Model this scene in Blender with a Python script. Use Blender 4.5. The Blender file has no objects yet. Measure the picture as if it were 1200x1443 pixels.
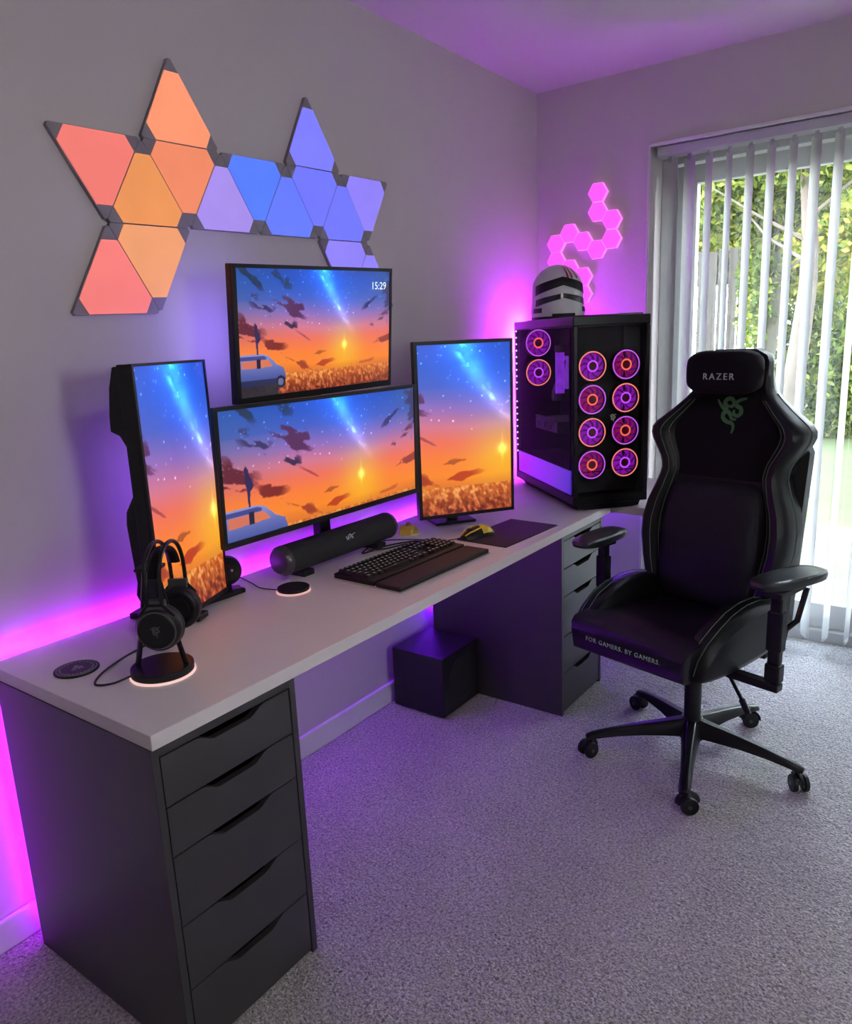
import bpy, bmesh, math, random
import numpy as np
from mathutils import Vector, Matrix, Euler
random.seed(7); np.random.seed(7)
S = bpy.context.scene
COL = S.collection
PI = math.pi

# ------------------------------------------------------------------ camera
cam = bpy.data.cameras.new('camera'); co = bpy.data.objects.new('camera', cam); COL.objects.link(co)
co.location = (-0.6925, -1.7914, 1.4024); co.rotation_euler = (1.3472, 0.0424, -0.9465)
cam.sensor_fit = 'HORIZONTAL'; cam.sensor_width = 36.0; cam.lens = 1062.586/1200*36
cam.clip_start = 0.02; cam.clip_end = 200
S.camera = co
S.view_settings.view_transform = 'Standard'; S.view_settings.look = 'None'
S.view_settings.exposure = 0.15; S.view_settings.gamma = 1.0; S.view_settings.use_curve_mapping = False
# ------------------------------------------------------------------ world and sun
w = bpy.data.worlds.new('sky'); S.world = w; w.use_nodes = True
nt = w.node_tree; bg = nt.nodes['Background']
tc = nt.nodes.new('ShaderNodeTexCoord'); sx = nt.nodes.new('ShaderNodeSeparateXYZ'); cr = nt.nodes.new('ShaderNodeValToRGB')
nt.links.new(tc.outputs['Generated'], sx.inputs[0]); nt.links.new(sx.outputs['Z'], cr.inputs[0]); nt.links.new(cr.outputs[0], bg.inputs[0])
cr.color_ramp.elements[0].color = (0.95, 0.97, 1.0, 1); cr.color_ramp.elements[1].color = (0.55, 0.74, 1.0, 1)
bg.inputs[1].default_value = 21
sun = bpy.data.lights.new('sun', 'SUN'); sun.energy = 4.0; sun.angle = 0.01; sun.color = (1.0, 0.93, 0.8)
so = bpy.data.objects.new('sun', sun); COL.objects.link(so)
so.rotation_euler = Vector((0.35, -0.75, -0.62)).to_track_quat('-Z', 'Y').to_euler()
S.cycles.max_bounces = 8; S.cycles.diffuse_bounces = 5; S.cycles.transparent_max_bounces = 24
S.cycles.use_denoising = True
S.cycles.sample_clamp_indirect = 12.0

def area(name, loc, direction, sx_, sy_, power, color):
    l = bpy.data.lights.new(name, 'AREA'); l.shape = 'RECTANGLE'; l.size = sx_; l.size_y = sy_; l.energy = power; l.color = color
    o = bpy.data.objects.new(name, l); COL.objects.link(o); o.location = loc
    o.rotation_euler = Vector(direction).to_track_quat('-Z', 'Y').to_euler(); return o
# overhead fill light added to brighten the room, behind the camera
area('overhead_fill_light', (0.1, -2.3, 2.42), (0, 0, -1), 0.45, 0.45, 9, (1.0, 0.86, 0.84))

# ------------------------------------------------------------------ helpers
def srgb(r, g, b):
    f = lambda c: (c/255/12.92) if c/255 <= 0.04045 else ((c/255+0.055)/1.055)**2.4
    return (f(r), f(g), f(b))

MATS = {}
def mat(name, color, rough=0.5, metal=0.0, spec=0.5, var=0.06, vscale=12.0, bump=0.0, bscale=120.0, emit=None, estr=1.0, coat=0.0, sheen=0.0, trans=None):
    if name in MATS: return MATS[name]
    m = bpy.data.materials.new(name); m.use_nodes = True; MATS[name] = m
    n = m.node_tree; b = n.nodes['Principled BSDF']
    t = n.nodes.new('ShaderNodeTexCoord'); no = n.nodes.new('ShaderNodeTexNoise'); no.inputs['Scale'].default_value = vscale
    no.inputs['Detail'].default_value = 4
    n.links.new(t.outputs['Object'], no.inputs['Vector'])
    mx = n.nodes.new('ShaderNodeMix'); mx.data_type = 'RGBA'
    mx.inputs[6].default_value = (*[c*(1-var) for c in color], 1); mx.inputs[7].default_value = (*[min(1, c*(1+var)) for c in color], 1)
    n.links.new(no.outputs['Fac'], mx.inputs[0]); n.links.new(mx.outputs[2], b.inputs['Base Color'])
    b.inputs['Roughness'].default_value = rough; b.inputs['Metallic'].default_value = metal
    b.inputs['Specular IOR Level'].default_value = spec
    b.inputs['Coat Weight'].default_value = coat; b.inputs['Sheen Weight'].default_value = sheen
    if emit is not None:
        b.inputs['Emission Color'].default_value = (*emit, 1); b.inputs['Emission Strength'].default_value = estr
    if bump:
        n2 = n.nodes.new('ShaderNodeTexNoise'); n2.inputs['Scale'].default_value = bscale; n2.inputs['Detail'].default_value = 3
        n.links.new(t.outputs['Object'], n2.inputs['Vector'])
        bp = n.nodes.new('ShaderNodeBump'); bp.inputs['Strength'].default_value = bump; bp.inputs['Distance'].default_value = 0.002
        n.links.new(n2.outputs['Fac'], bp.inputs['Height']); n.links.new(bp.outputs[0], b.inputs['Normal'])
    return m

def glow(name, color, strength=1.0, var=0.0, vscale=6.0):
    """a surface that gives off light, with a faint unevenness of the diffuser"""
    if name in MATS: return MATS[name]
    m = bpy.data.materials.new(name); m.use_nodes = True; MATS[name] = m
    n = m.node_tree; b = n.nodes['Principled BSDF']; b.inputs['Base Color'].default_value = (*[0.3*c for c in color], 1)
    b.inputs['Roughness'].default_value = 0.5
    t = n.nodes.new('ShaderNodeTexCoord'); no = n.nodes.new('ShaderNodeTexNoise'); no.inputs['Scale'].default_value = vscale
    n.links.new(t.outputs['Object'], no.inputs['Vector'])
    mr = n.nodes.new('ShaderNodeMapRange'); mr.inputs['To Min'].default_value = strength*(1-var); mr.inputs['To Max'].default_value = strength*(1+var)
    n.links.new(no.outputs['Fac'], mr.inputs['Value']); n.links.new(mr.outputs[0], b.inputs['Emission Strength'])
    b.inputs['Emission Color'].default_value = (*color, 1)
    return m

def glass(name, tint, refl=0.08, rough=0.02):
    if name in MATS: return MATS[name]
    m = bpy.data.materials.new(name); m.use_nodes = True; MATS[name] = m
    n = m.node_tree; n.nodes.remove(n.nodes['Principled BSDF']); out = n.nodes['Material Output']
    tr = n.nodes.new('ShaderNodeBsdfTransparent'); tr.inputs[0].default_value = (*tint, 1)
    gl = n.nodes.new('ShaderNodeBsdfGlossy'); gl.inputs['Roughness'].default_value = rough; gl.inputs[0].default_value = (1, 1, 1, 1)
    fr = n.nodes.new('ShaderNodeFresnel'); fr.inputs[0].default_value = 1.45
    ge = n.nodes.new('ShaderNodeNewGeometry'); mi = n.nodes.new('ShaderNodeMapRange'); mi.inputs['To Min'].default_value = 1.45; mi.inputs['To Max'].default_value = 1/1.45
    n.links.new(ge.outputs['Backfacing'], mi.inputs['Value']); n.links.new(mi.outputs[0], fr.inputs[0])   # same reflectance on both faces of the pane
    mr = n.nodes.new('ShaderNodeMath'); mr.operation = 'MULTIPLY'; mr.inputs[1].default_value = refl/0.034
    mr.use_clamp = True
    ms = n.nodes.new('ShaderNodeMixShader')
    n.links.new(fr.outputs[0], mr.inputs[0]); n.links.new(mr.outputs[0], ms.inputs[0])
    n.links.new(tr.outputs[0], ms.inputs[1]); n.links.new(gl.outputs[0], ms.inputs[2]); n.links.new(ms.outputs[0], out.inputs[0])
    return m

def translucent(name, color, tfac=0.5):
    if name in MATS: return MATS[name]
    m = bpy.data.materials.new(name); m.use_nodes = True; MATS[name] = m
    n = m.node_tree; b = n.nodes['Principled BSDF']; out = n.nodes['Material Output']
    t = n.nodes.new('ShaderNodeTexCoord'); wv = n.nodes.new('ShaderNodeTexNoise'); wv.inputs['Scale'].default_value = 300
    n.links.new(t.outputs['Object'], wv.inputs['Vector'])
    mx = n.nodes.new('ShaderNodeMix'); mx.data_type = 'RGBA'
    mx.inputs[6].default_value = (*[c*.93 for c in color], 1); mx.inputs[7].default_value = (*color, 1)
    n.links.new(wv.outputs['Fac'], mx.inputs[0]); n.links.new(mx.outputs[2], b.inputs['Base Color'])
    b.inputs['Roughness'].default_value = 0.8
    tl = n.nodes.new('ShaderNodeBsdfTranslucent'); n.links.new(mx.outputs[2], tl.inputs[0])
    ms = n.nodes.new('ShaderNodeMixShader'); ms.inputs[0].default_value = tfac
    n.links.new(b.outputs[0], ms.inputs[1]); n.links.new(tl.outputs[0], ms.inputs[2]); n.links.new(ms.outputs[0], out.inputs[0])
    return m

def vcol_mat(name, attr='art', strength=1.0, leaf=False):
    if name in MATS: return MATS[name]
    m = bpy.data.materials.new(name); m.use_nodes = True; MATS[name] = m
    n = m.node_tree; b = n.nodes['Principled BSDF']
    a = n.nodes.new('ShaderNodeAttribute'); a.attribute_name = attr
    if leaf:
        n.links.new(a.outputs['Color'], b.inputs['Base Color']); b.inputs['Roughness'].default_value = 0.6; b.inputs['Specular IOR Level'].default_value = 0.12
        tl = n.nodes.new('ShaderNodeBsdfTranslucent'); n.links.new(a.outputs['Color'], tl.inputs[0])
        ms = n.nodes.new('ShaderNodeMixShader'); ms.inputs[0].default_value = 0.4
        n.links.new(b.outputs[0], ms.inputs[1]); n.links.new(tl.outputs[0], ms.inputs[2]); n.links.new(ms.outputs[0], n.nodes['Material Output'].inputs[0])
    else:
        b.inputs['Base Color'].default_value = (0.01, 0.01, 0.01, 1); b.inputs['Roughness'].default_value = 0.35
        n.links.new(a.outputs['Color'], b.inputs['Emission Color']); b.inputs['Emission Strength'].default_value = strength
    return m

class MB:
    def __init__(s): s.bm = bmesh.new()
    def box(s, c, d, rot=None, M=None):
        r = bmesh.ops.create_cube(s.bm, size=1.0); v = r['verts']
        mt = Matrix.Translation(c) @ (Euler(rot).to_matrix().to_4x4() if rot else Matrix.Identity(4)) @ Matrix.Diagonal((*d, 1))
        if M: mt = M @ mt
        bmesh.ops.transform(s.bm, matrix=mt, verts=v); return s
    def b2(s, lo, hi): return s.box([(a+b)/2 for a, b in zip(lo, hi)], [b-a for a, b in zip(lo, hi)])
    def cyl(s, a, b, r, r2=None, seg=20, caps=True):
        a, b = Vector(a), Vector(b); d = b-a
        res = bmesh.ops.create_cone(s.bm, cap_ends=caps, segments=seg, radius1=r, radius2=r if r2 is None else r2, depth=d.length)
        q = d.to_track_quat('Z', 'Y').to_matrix().to_4x4()
        bmesh.ops.transform(s.bm, matrix=Matrix.Translation((a+b)/2) @ q, verts=res['verts']); return s
    def sph(s, c, r, seg=20, rings=12, M=None):
        res = bmesh.ops.create_uvsphere(s.bm, u_segments=seg, v_segments=rings, radius=1.0)
        rr = r if hasattr(r, '__len__') else (r, r, r)
        mt = Matrix.Translation(c) @ (M if M else Matrix.Identity(4)) @ Matrix.Diagonal((*rr, 1))
        bmesh.ops.transform(s.bm, matrix=mt, verts=res['verts']); return s
    def rings(s, rs, closed=False, cap=True):
        """loft through rings of equal length"""
        vs = [[s.bm.verts.new(p) for p in r] for r in rs]; n = len(vs[0])
        for i in range(len(vs) - (0 if closed else 1)):
            A, B = vs[i], vs[(i+1) % len(vs)]
            for k in range(n): s.bm.faces.new((A[k], A[(k+1) % n], B[(k+1) % n], B[k]))
        if cap and not closed: s.bm.faces.new(vs[0][::-1]); s.bm.faces.new(vs[-1])
        return s
    def tube(s, path, r, seg=8, closed=False, flat=None):
        path = [Vector(p) for p in path]; n = len(path); rs = []; prev = None
        for i, p in enumerate(path):
            t = ((path[(i+1) % n] - path[i-1]) if closed else (path[min(i+1, n-1)] - path[max(i-1, 0)])).normalized()
            if prev is None:
                up = Vector((0, 0, 1)) if abs(t.z) < .9 else Vector((1, 0, 0)); x = t.cross(up).normalized()
            else: x = (prev - t*prev.dot(t)).normalized()
            prev = x; y = t.cross(x); rr = r[i] if hasattr(r, '__len__') else r
            fx, fy = flat if flat else (1, 1)
            rs.append([p + x*math.cos(2*PI*k/seg)*rr*fx + y*math.sin(2*PI*k/seg)*rr*fy for k in range(seg)])
        return s.rings(rs, closed=closed)
    def prism(s, poly, t0, t1, M=None):
        """poly in (x, z), thickness along y from t0 to t1"""
        M = M or Matrix.Identity(4)
        A = [s.bm.verts.new(M @ Vector((x, t0, z))) for x, z in poly]; B = [s.bm.verts.new(M @ Vector((x, t1, z))) for x, z in poly]
        n = len(poly)
        s.bm.faces.new(A); s.bm.faces.new(B[::-1])
        for k in range(n): s.bm.faces.new((A[k], B[k], B[(k+1) % n], A[(k+1) % n]))
        return s
    def lathe(s, prof, c=(0, 0, 0), seg=32, M=None):
        rs = []
        for r, z in prof:
            rs.append([(M or Matrix.Identity(4)) @ Vector((r*math.cos(2*PI*k/seg), r*math.sin(2*PI*k/seg), z)) + Vector(c) for k in range(seg)])
        return s.rings(rs)
    def torus(s, c, R, r, axis='y', seg=32, ms=8, M=None):
        rs = []
        for i in range(seg):
            a = 2*PI*i/seg; ring = []
            for k in range(ms):
                b = 2*PI*k/ms; x = (R+r*math.cos(b))*math.cos(a); z = (R+r*math.cos(b))*math.sin(a); y = r*math.sin(b)
                p = {'y': Vector((x, y, z)), 'z': Vector((x, z, y)), 'x': Vector((y, x, z))}[axis]
                ring.append((M @ p if M else p) + Vector(c))
            rs.append(ring)
        return s.rings(rs, closed=True)
    def build(s, name, m, parent=None, bevel=0.0, smooth=False, seg=2, loc=None, rot=None, subsurf=0):
        bmesh.ops.recalc_face_normals(s.bm, faces=s.bm.faces)
        me = bpy.data.meshes.new(name); s.bm.to_mesh(me); s.bm.free()
        me.materials.append(m)
        if smooth:
            me.polygons.foreach_set('use_smooth', [True]*len(me.polygons))
            try: me.set_sharp_from_angle(angle=math.radians(40))
            except Exception: pass
        o = bpy.data.objects.new(name, me); COL.objects.link(o); o.parent = parent
        if loc: o.location = loc
        if rot: o.rotation_euler = rot
        if bevel:
            b = o.modifiers.new('bevel', 'BEVEL'); b.width = bevel; b.segments = seg; b.limit_method = 'ANGLE'; b.angle_limit = 0.6
        if subsurf:
            q = o.modifiers.new('sub', 'SUBSURF'); q.levels = subsurf; q.render_levels = subsurf
        return o

def tag(o, label=None, cat=None, group=None, kind=None):
    if label: o['label'] = label
    if cat: o['category'] = cat
    if group: o['group'] = group
    if kind: o['kind'] = kind
    return o
def empty(name, loc=(0, 0, 0), rz=0, label=None, cat=None, group=None):
    o = bpy.data.objects.new(name, None); o.empty_display_size = 0.05; COL.objects.link(o)
    o.location = loc; o.rotation_euler = (0, 0, rz); return tag(o, label, cat, group)
def struct(o): o['kind'] = 'structure'; return o
def text_obj(body, name, size, m, parent, M, extrude=0.0006, spacing=1.0, shear=0.0):
    cu = bpy.data.curves.new(name, 'FONT'); cu.body = body; cu.size = size; cu.extrude = extrude; cu.align_x = 'CENTER'; cu.align_y = 'CENTER'
    cu.space_character = spacing; cu.shear = shear; cu.resolution_u = 3
    t = bpy.data.objects.new(name, cu); COL.objects.link(t)
    dg = bpy.context.evaluated_depsgraph_get(); me = bpy.data.meshes.new_from_object(t.evaluated_get(dg))
    bpy.data.objects.remove(t); me.materials.clear(); me.materials.append(m); me.transform(M)
    o = bpy.data.objects.new(name, me); COL.objects.link(o); o.parent = parent; return o
def smooth_path(pts, n=8):
    P = [Vector(p) for p in pts]; out = []
    for i in range(len(P)-1):
        a, b, c, d = P[max(i-1, 0)], P[i], P[i+1], P[min(i+2, len(P)-1)]
        for k in range(n):
            t = k/n; out.append(0.5*((2*b)+(c-a)*t+(2*a-5*b+4*c-d)*t*t+(3*b-a-3*c+d)*t**3))
    out.append(P[-1]); return out
# emblem of three entwined snakes, as flat strokes (x, z)
EMB = [[(-1.0, .88), (-.78, .56), (-.50, .28), (-.30, .40), (-.48, .66), (-.30, .92), (.0, .92), (.16, .66), (.0, .42), (-.16, .52)],
       [(1.02, 1.0), (.68, .90), (.36, .74), (.34, .50), (.62, .36), (.70, .06), (.46, -.16), (.18, -.02), (.24, .22)],
       [(.16, -1.32), (.26, -.92), (.14, -.66), (-.22, -.56), (-.50, -.34), (-.50, -.02), (-.22, .10), (-.02, -.12), (.10, -.36), (.42, -.40)]]
def emblem(name, m, parent, M, sc, t=0.0008):
    mb = MB()
    for st in EMB:
        pp = smooth_path([(x*sc, 0, z*sc) for x, z in st], 4); n = len(pp)
        rr = [sc*(0.03+0.15*math.sin(PI*(i+.6)/(n+.2))**0.55) for i in range(n)]
        L = []; Rr = []
        for i, p in enumerate(pp):
            d = (pp[min(i+1, n-1)]-pp[max(i-1, 0)]).normalized(); q = Vector((-d.z, 0, d.x))
            L.append(p+q*rr[i]*.8); Rr.append(p-q*rr[i]*.8)
        vs = [(mb.bm.verts.new(M @ Vector((a.x, -t, a.z))), mb.bm.verts.new(M @ Vector((b.x, -t, b.z)))) for a, b in zip(L, Rr)]
        for i in range(n-1): mb.bm.faces.new((vs[i][0], vs[i][1], vs[i+1][1], vs[i+1][0]))
    return mb.build(name, m, parent)

# ------------------------------------------------------------------ materials
M_wall = mat('painted_wall', (0.57, 0.51, 0.51), 0.85, var=0.03, vscale=3, bump=0.12, bscale=220)
M_ceil = mat('ceiling_paint', (0.62, 0.58, 0.57), 0.9, var=0.03, vscale=3, bump=0.15, bscale=60)
M_skirt = mat('white_gloss_paint', (0.70, 0.68, 0.68), 0.35, var=0.02)
M_desk = mat('white_worktop', (0.72, 0.66, 0.66), 0.38, var=0.03, vscale=5)
M_unit = mat('dark_grey_foil', (0.036, 0.032, 0.034), 0.34, var=0.06, vscale=4, spec=0.8)
M_gap = mat('drawer_shadow_gap', (0.01, 0.01, 0.01), 0.9)
M_blk = mat('black_plastic', (0.008, 0.008, 0.009), 0.42, spec=.35)
M_blkm = mat('matt_black', (0.010, 0.010, 0.011), 0.7)
M_gloss = mat('gloss_black', (0.008, 0.008, 0.009), 0.15)
M_metal = mat('black_metal', (0.02, 0.02, 0.022), 0.3, metal=0.6)
M_leather = mat('black_leather', (0.006, 0.006, 0.008), 0.38, spec=.3, var=0.2, vscale=30, bump=0.25, bscale=500)
M_fabric = mat('black_velour', (0.006, 0.004, 0.007), 0.85, spec=.15, var=0.3, vscale=60, bump=0.4, bscale=900, sheen=0.04)
M_stitch = mat('green_stitching', (0.10, 0.16, 0.09), 0.6)
M_green = mat('green_embroidery', (0.05, 0.17, 0.05), 0.6)
M_white = mat('white_print', (0.45, 0.47, 0.45), 0.5)
M_grn_print = mat('pale_green_print', (0.34, 0.55, 0.30), 0.5)
M_grey = mat('grey_metal', (0.13, 0.13, 0.13), 0.35, metal=0.7)
M_yel = mat('yellow_plastic', (0.72, 0.52, 0.04), 0.3)
M_frame = mat('white_upvc', (0.48, 0.48, 0.49), 0.35, var=0.02)
M_glass = glass('window_glass', (0.96, 0.98, 0.97), 0.04)
M_slat = translucent('blind_fabric', (0.70, 0.70, 0.69), 0.42)
M_case = mat('case_black', (0.004, 0.004, 0.005), 0.3, spec=.25)
M_cable = mat('black_rubber', (0.012, 0.012, 0.013), 0.6)
M_keys = mat('keycap_black', (0.014, 0.014, 0.015), 0.45)

# ------------------------------------------------------------------ room shell
XR, ZC = 2.752, 2.4967
XL, YF = -2.4, -4.2
DY0, DY1, DZ = -.5475, -2.86, 2.177       # door opening in the right wall
def carpet():
    m = bpy.data.materials.new('carpet_pile'); m.use_nodes = True; n = m.node_tree; b = n.nodes['Principled BSDF']
    t = n.nodes.new('ShaderNodeTexCoord')
    def noise(sc, det=3, dist=0.0):
        x = n.nodes.new('ShaderNodeTexNoise'); x.inputs['Scale'].default_value = sc; x.inputs['Detail'].default_value = det; x.inputs['Distortion'].default_value = dist
        n.links.new(t.outputs['Object'], x.inputs['Vector']); return x
    a = noise(150, 4, .6); c = noise(3.0, 3); d = noise(30, 3, 1.0); v = n.nodes.new('ShaderNodeTexVoronoi'); v.inputs['Scale'].default_value = 170
    n.links.new(t.outputs['Object'], v.inputs['Vector'])
    r = n.nodes.new('ShaderNodeValToRGB'); r.color_ramp.elements[0].position = .30; r.color_ramp.elements[1].position = .70
    r.color_ramp.elements[0].color = (0.22, 0.20, 0.195, 1); r.color_ramp.elements[1].color = (0.80, 0.755, 0.73, 1)
    n.links.new(a.outputs['Fac'], r.inputs[0])
    mx = n.nodes.new('ShaderNodeMix'); mx.data_type = 'RGBA'; mx.blend_type = 'MULTIPLY'; mx.inputs[0].default_value = .35
    n.links.new(r.outputs[0], mx.inputs[6]); n.links.new(c.outputs['Fac'], mx.inputs[7]); n.links.new(mx.outputs[2], b.inputs['Base Color'])
    b.inputs['Roughness'].default_value = 0.95; b.inputs['Sheen Weight'].default_value = 0.2; b.inputs['Specular IOR Level'].default_value = 0.1
    def math_(op, x, y):
        q = n.nodes.new('ShaderNodeMath'); q.operation = op; n.links.new(x, q.inputs[0])
        if isinstance(y, float): q.inputs[1].default_value = y
        else: n.links.new(y, q.inputs[1])
        return q.outputs[0]
    h = math_('ADD', a.outputs['Fac'], math_('MULTIPLY', v.outputs['Distance'], 0.6))
    h = math_('ADD', h, math_('MULTIPLY', d.outputs['Fac'], 2.6))
    bp = n.nodes.new('ShaderNodeBump'); bp.inputs['Strength'].default_value = 0.9; bp.inputs['Distance'].default_value = 0.008
    n.links.new(h, bp.inputs['Height']); n.links.new(bp.outputs[0], b.inputs['Normal']); return m
M_carpet = carpet()
struct(MB().b2((XL-.1, YF-.1, -.08), (XR+.0, .1, 0)).b2((XR, DY1, -.08), (2.92, DY0, 0)).build('floor', M_carpet))
struct(MB().b2((XL-.1, YF-.1, ZC), (XR+.25, .1, ZC+.1)).build('ceiling', M_ceil))
struct(MB().b2((XL-.1, 0, -.08), (XR+.25, .1, ZC)).build('wall_back', M_wall))
struct(MB().b2((XL-.1, YF-.1, -.08), (XL, 0, ZC)).build('wall_left', M_wall))

struct(MB().b2((XR, DY0, -.08), (XR+.25, 0, ZC)).b2((XR, DY1, DZ), (XR+.25, DY0, ZC)).b2((XR, YF-.1, -.08), (XR+.25, DY1, ZC)).build('wall_right', M_wall))
# front wall (behind the camera) with a window added to let in fill light
wa, wb, wz0, wz1 = -.35, .35, 1.3, 2.1
struct(MB().b2((XL-.1, YF-.1, -.08), (wa, YF, ZC)).b2((wb, YF-.1, -.08), (XR, YF, ZC)).b2((wa, YF-.1, -.08), (wb, YF, wz0)).b2((wa, YF-.1, wz1), (wb, YF, ZC)).build('wall_front', M_wall))
w1 = struct(MB().b2((wa, YF-.08, wz0), (wb, YF-.03, wz0+.06)).b2((wa, YF-.08, wz1-.06), (wb, YF-.03, wz1)).b2((wa, YF-.08, wz0+.06), (wa+.06, YF-.03, wz1-.06)).b2((wb-.06, YF-.08, wz0+.06), (wb, YF-.03, wz1-.06)).build('fill_window_1', M_frame))
MB().b2((wa+.06, YF-.06, wz0+.06), (wb-.06, YF-.055, wz1-.06)).build('pane', M_glass, w1)
def skirting(name, lo, hi):
    struct(MB().b2(lo, hi).build(name, M_skirt, bevel=0.006))
skirting('baseboard_back', (XL, -.016, 0), (XR, 0, .085))
skirting('baseboard_right', (XR-.016, DY0, 0), (XR, -.016, .085))
skirting('baseboard_left', (XL, YF, 0), (XL+.016, -.016, .085))
# white bead around the opening
struct(MB().b2((XR-.008, DY1, DZ-.004), (XR+.004, DY0+.012, DZ+.010)).b2((XR-.008, DY0, .09), (XR+.004, DY0+.012, DZ+.01)).build('trim_1', M_skirt, bevel=0.002))

# sliding patio door
door = struct(MB().b2((2.90, DY1, 2.115), (2.98, DY0, DZ)).b2((2.90, DY0-.06, -.02), (2.98, DY0, 2.115)).b2((2.90, DY1, -.02), (2.98, DY1+.06, 2.115)).b2((2.90, DY1, -.04), (2.98, DY0, .055)).build('door_1', M_frame, bevel=0.004))
def leaf(y0, y1, x0, side):
    f = MB().b2((x0, y0, 2.03), (x0+.045, y1, 2.108)).b2((x0, y0, .06), (x0+.045, y1, .175)).b2((x0, y0, .175), (x0+.045, y0+.09, 2.03)).b2((x0, y1-.09, .175), (x0+.045, y1, 2.03)).build('door_leaf', M_frame, door, bevel=0.004)
    MB().b2((x0+.018, y0+.085, .17), (x0+.026, y1-.085, 2.035)).build('pane', M_glass, f)
    return f
leaf(-1.66, -.61, 2.925, 0)
lf = leaf(-2.80, -1.57, 2.88, 1)
MB().box((2.872, -1.44, 1.12), (.02, .03, .20)).cyl((2.868, -1.44, 1.14), (2.82, -1.44, 1.14), .012).build('handle', M_frame, lf, bevel=.004)

# vertical blind
blind = empty('vertical_blind', (XR+.03, DY0, 2.14), 0, 'grey vertical blind with its slats half turned over the glass patio door', 'blind')
MB().b2((-.01, -2.28, -.006), (.07, -.02, .033)).build('headrail', M_frame, blind, bevel=.003)
ys = [-.6145-.0818*k for k in range(27)]
for k, y in enumerate(ys):
    if y < DY1+.05: break
    ang = math.radians(34 + random.uniform(-3, 3))
    if k == 0: ang = math.radians(62)
    if k == 1: ang = math.radians(48)
    if k in (9, 10, 11, 12): ang = math.radians(-36+3*k)
    o_ = MB()
    n = 5
    W2 = .0445
    rs = []
    pts = [(-W2 + 2*W2*i/(n-1), .004*math.sin(PI*i/(n-1))) for i in range(n)]
    ring = lambda z: [Vector((a, b, z)) for a, b in pts] + [Vector((a, b-.0006, z)) for a, b in pts[::-1]]
    o_.rings([ring(-2.085), ring(-.02)])
    o_.b2((-.03, -.003, -2.09), (.03, .004, -2.075))
    s_ = o_.build('slat', M_slat, blind, smooth=False, loc=(.03, y-DY0, 0), rot=(0, 0, ang))
    MB().b2((-.012, -.004, -.03), (.012, .004, -.004)).build('hanger', M_frame, s_)

# ------------------------------------------------------------------ desk
H = .7304; T = .0304; D = .6471; G = .0385; L = 2.1082
dk = empty('desk', (0, 0, 0), 0, 'long white desk resting on two dark grey drawer units', 'desk')
MB().b2((0, -D, H-T), (L, -G, H)).build('tabletop', M_desk, dk, bevel=.0015)
cd = empty('corner_desk', (2.43, -.55, 0), 0, 'white corner desk along the window wall, under the computer tower', 'desk')
MB().b2((L+.002-2.43, -1.02+.55, H-T), (XR-.025-2.43, -.03+.55, H)).build('tabletop', M_desk, cd, bevel=.0015)
for lx in (-.20, .24):
    MB().cyl((lx, -.42, 0), (lx, -.42, H-T), .020).cyl((lx, -.42, 0), (lx, -.42, .012), .026).box((lx, -.42, H-T-.004), (.09, .09, .006)).build('leg', M_skirt, cd, smooth=True)

def drawer_unit(x0, yf, label):
    W, Dp, HU = .36, .58, H-T
    t = empty('drawer_unit', (x0, yf, 0), 0, label, 'drawers', 'dark grey drawer units under the desk')
    th = .016
    b = MB().b2((0, 0, 0), (th, Dp, HU)).b2((W-th, 0, 0), (W, Dp, HU)).b2((th, 0, HU-.019), (W-th, Dp, HU)).b2((th, Dp-.01, 0), (W-th, Dp, HU-.019)).b2((th, .01, 0), (W-th, Dp-.01, .02))
    b.build('carcass', M_unit, t, bevel=.0012)
    zs = [.679, .573, .467, .312, .166, .012]
    for i in range(5):
        z1, z0 = zs[i]-.0015, zs[i+1]+.0015
        x_0, x_1 = th+.0025, W-th-.0025; c = W/2+.005
        poly = [(x_0, z0), (x_1, z0), (x_1, z1), (c+.085, z1), (c+.075, z1-.003), (c+.055, z1-.015), (c+.045, z1-.018), (c-.045, z1-.018), (c-.055, z1-.015), (c-.075, z1-.003), (c-.085, z1), (x_0, z1)]
        d = MB().prism(poly, 0.001, .017).build('drawer', M_unit, t, bevel=.0008)
        MB().b2((th+.012, .04, z0+.012), (W-th-.012, Dp-.05, z1-.035)).build('drawer_box', M_gap, d)
    return t
drawer_unit(-.002, -.643, 'dark grey five-drawer unit at the near left end of the desk')
drawer_unit(1.682, -.640, 'dark grey five-drawer unit under the far right end of the desk, beside the chair')

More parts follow.
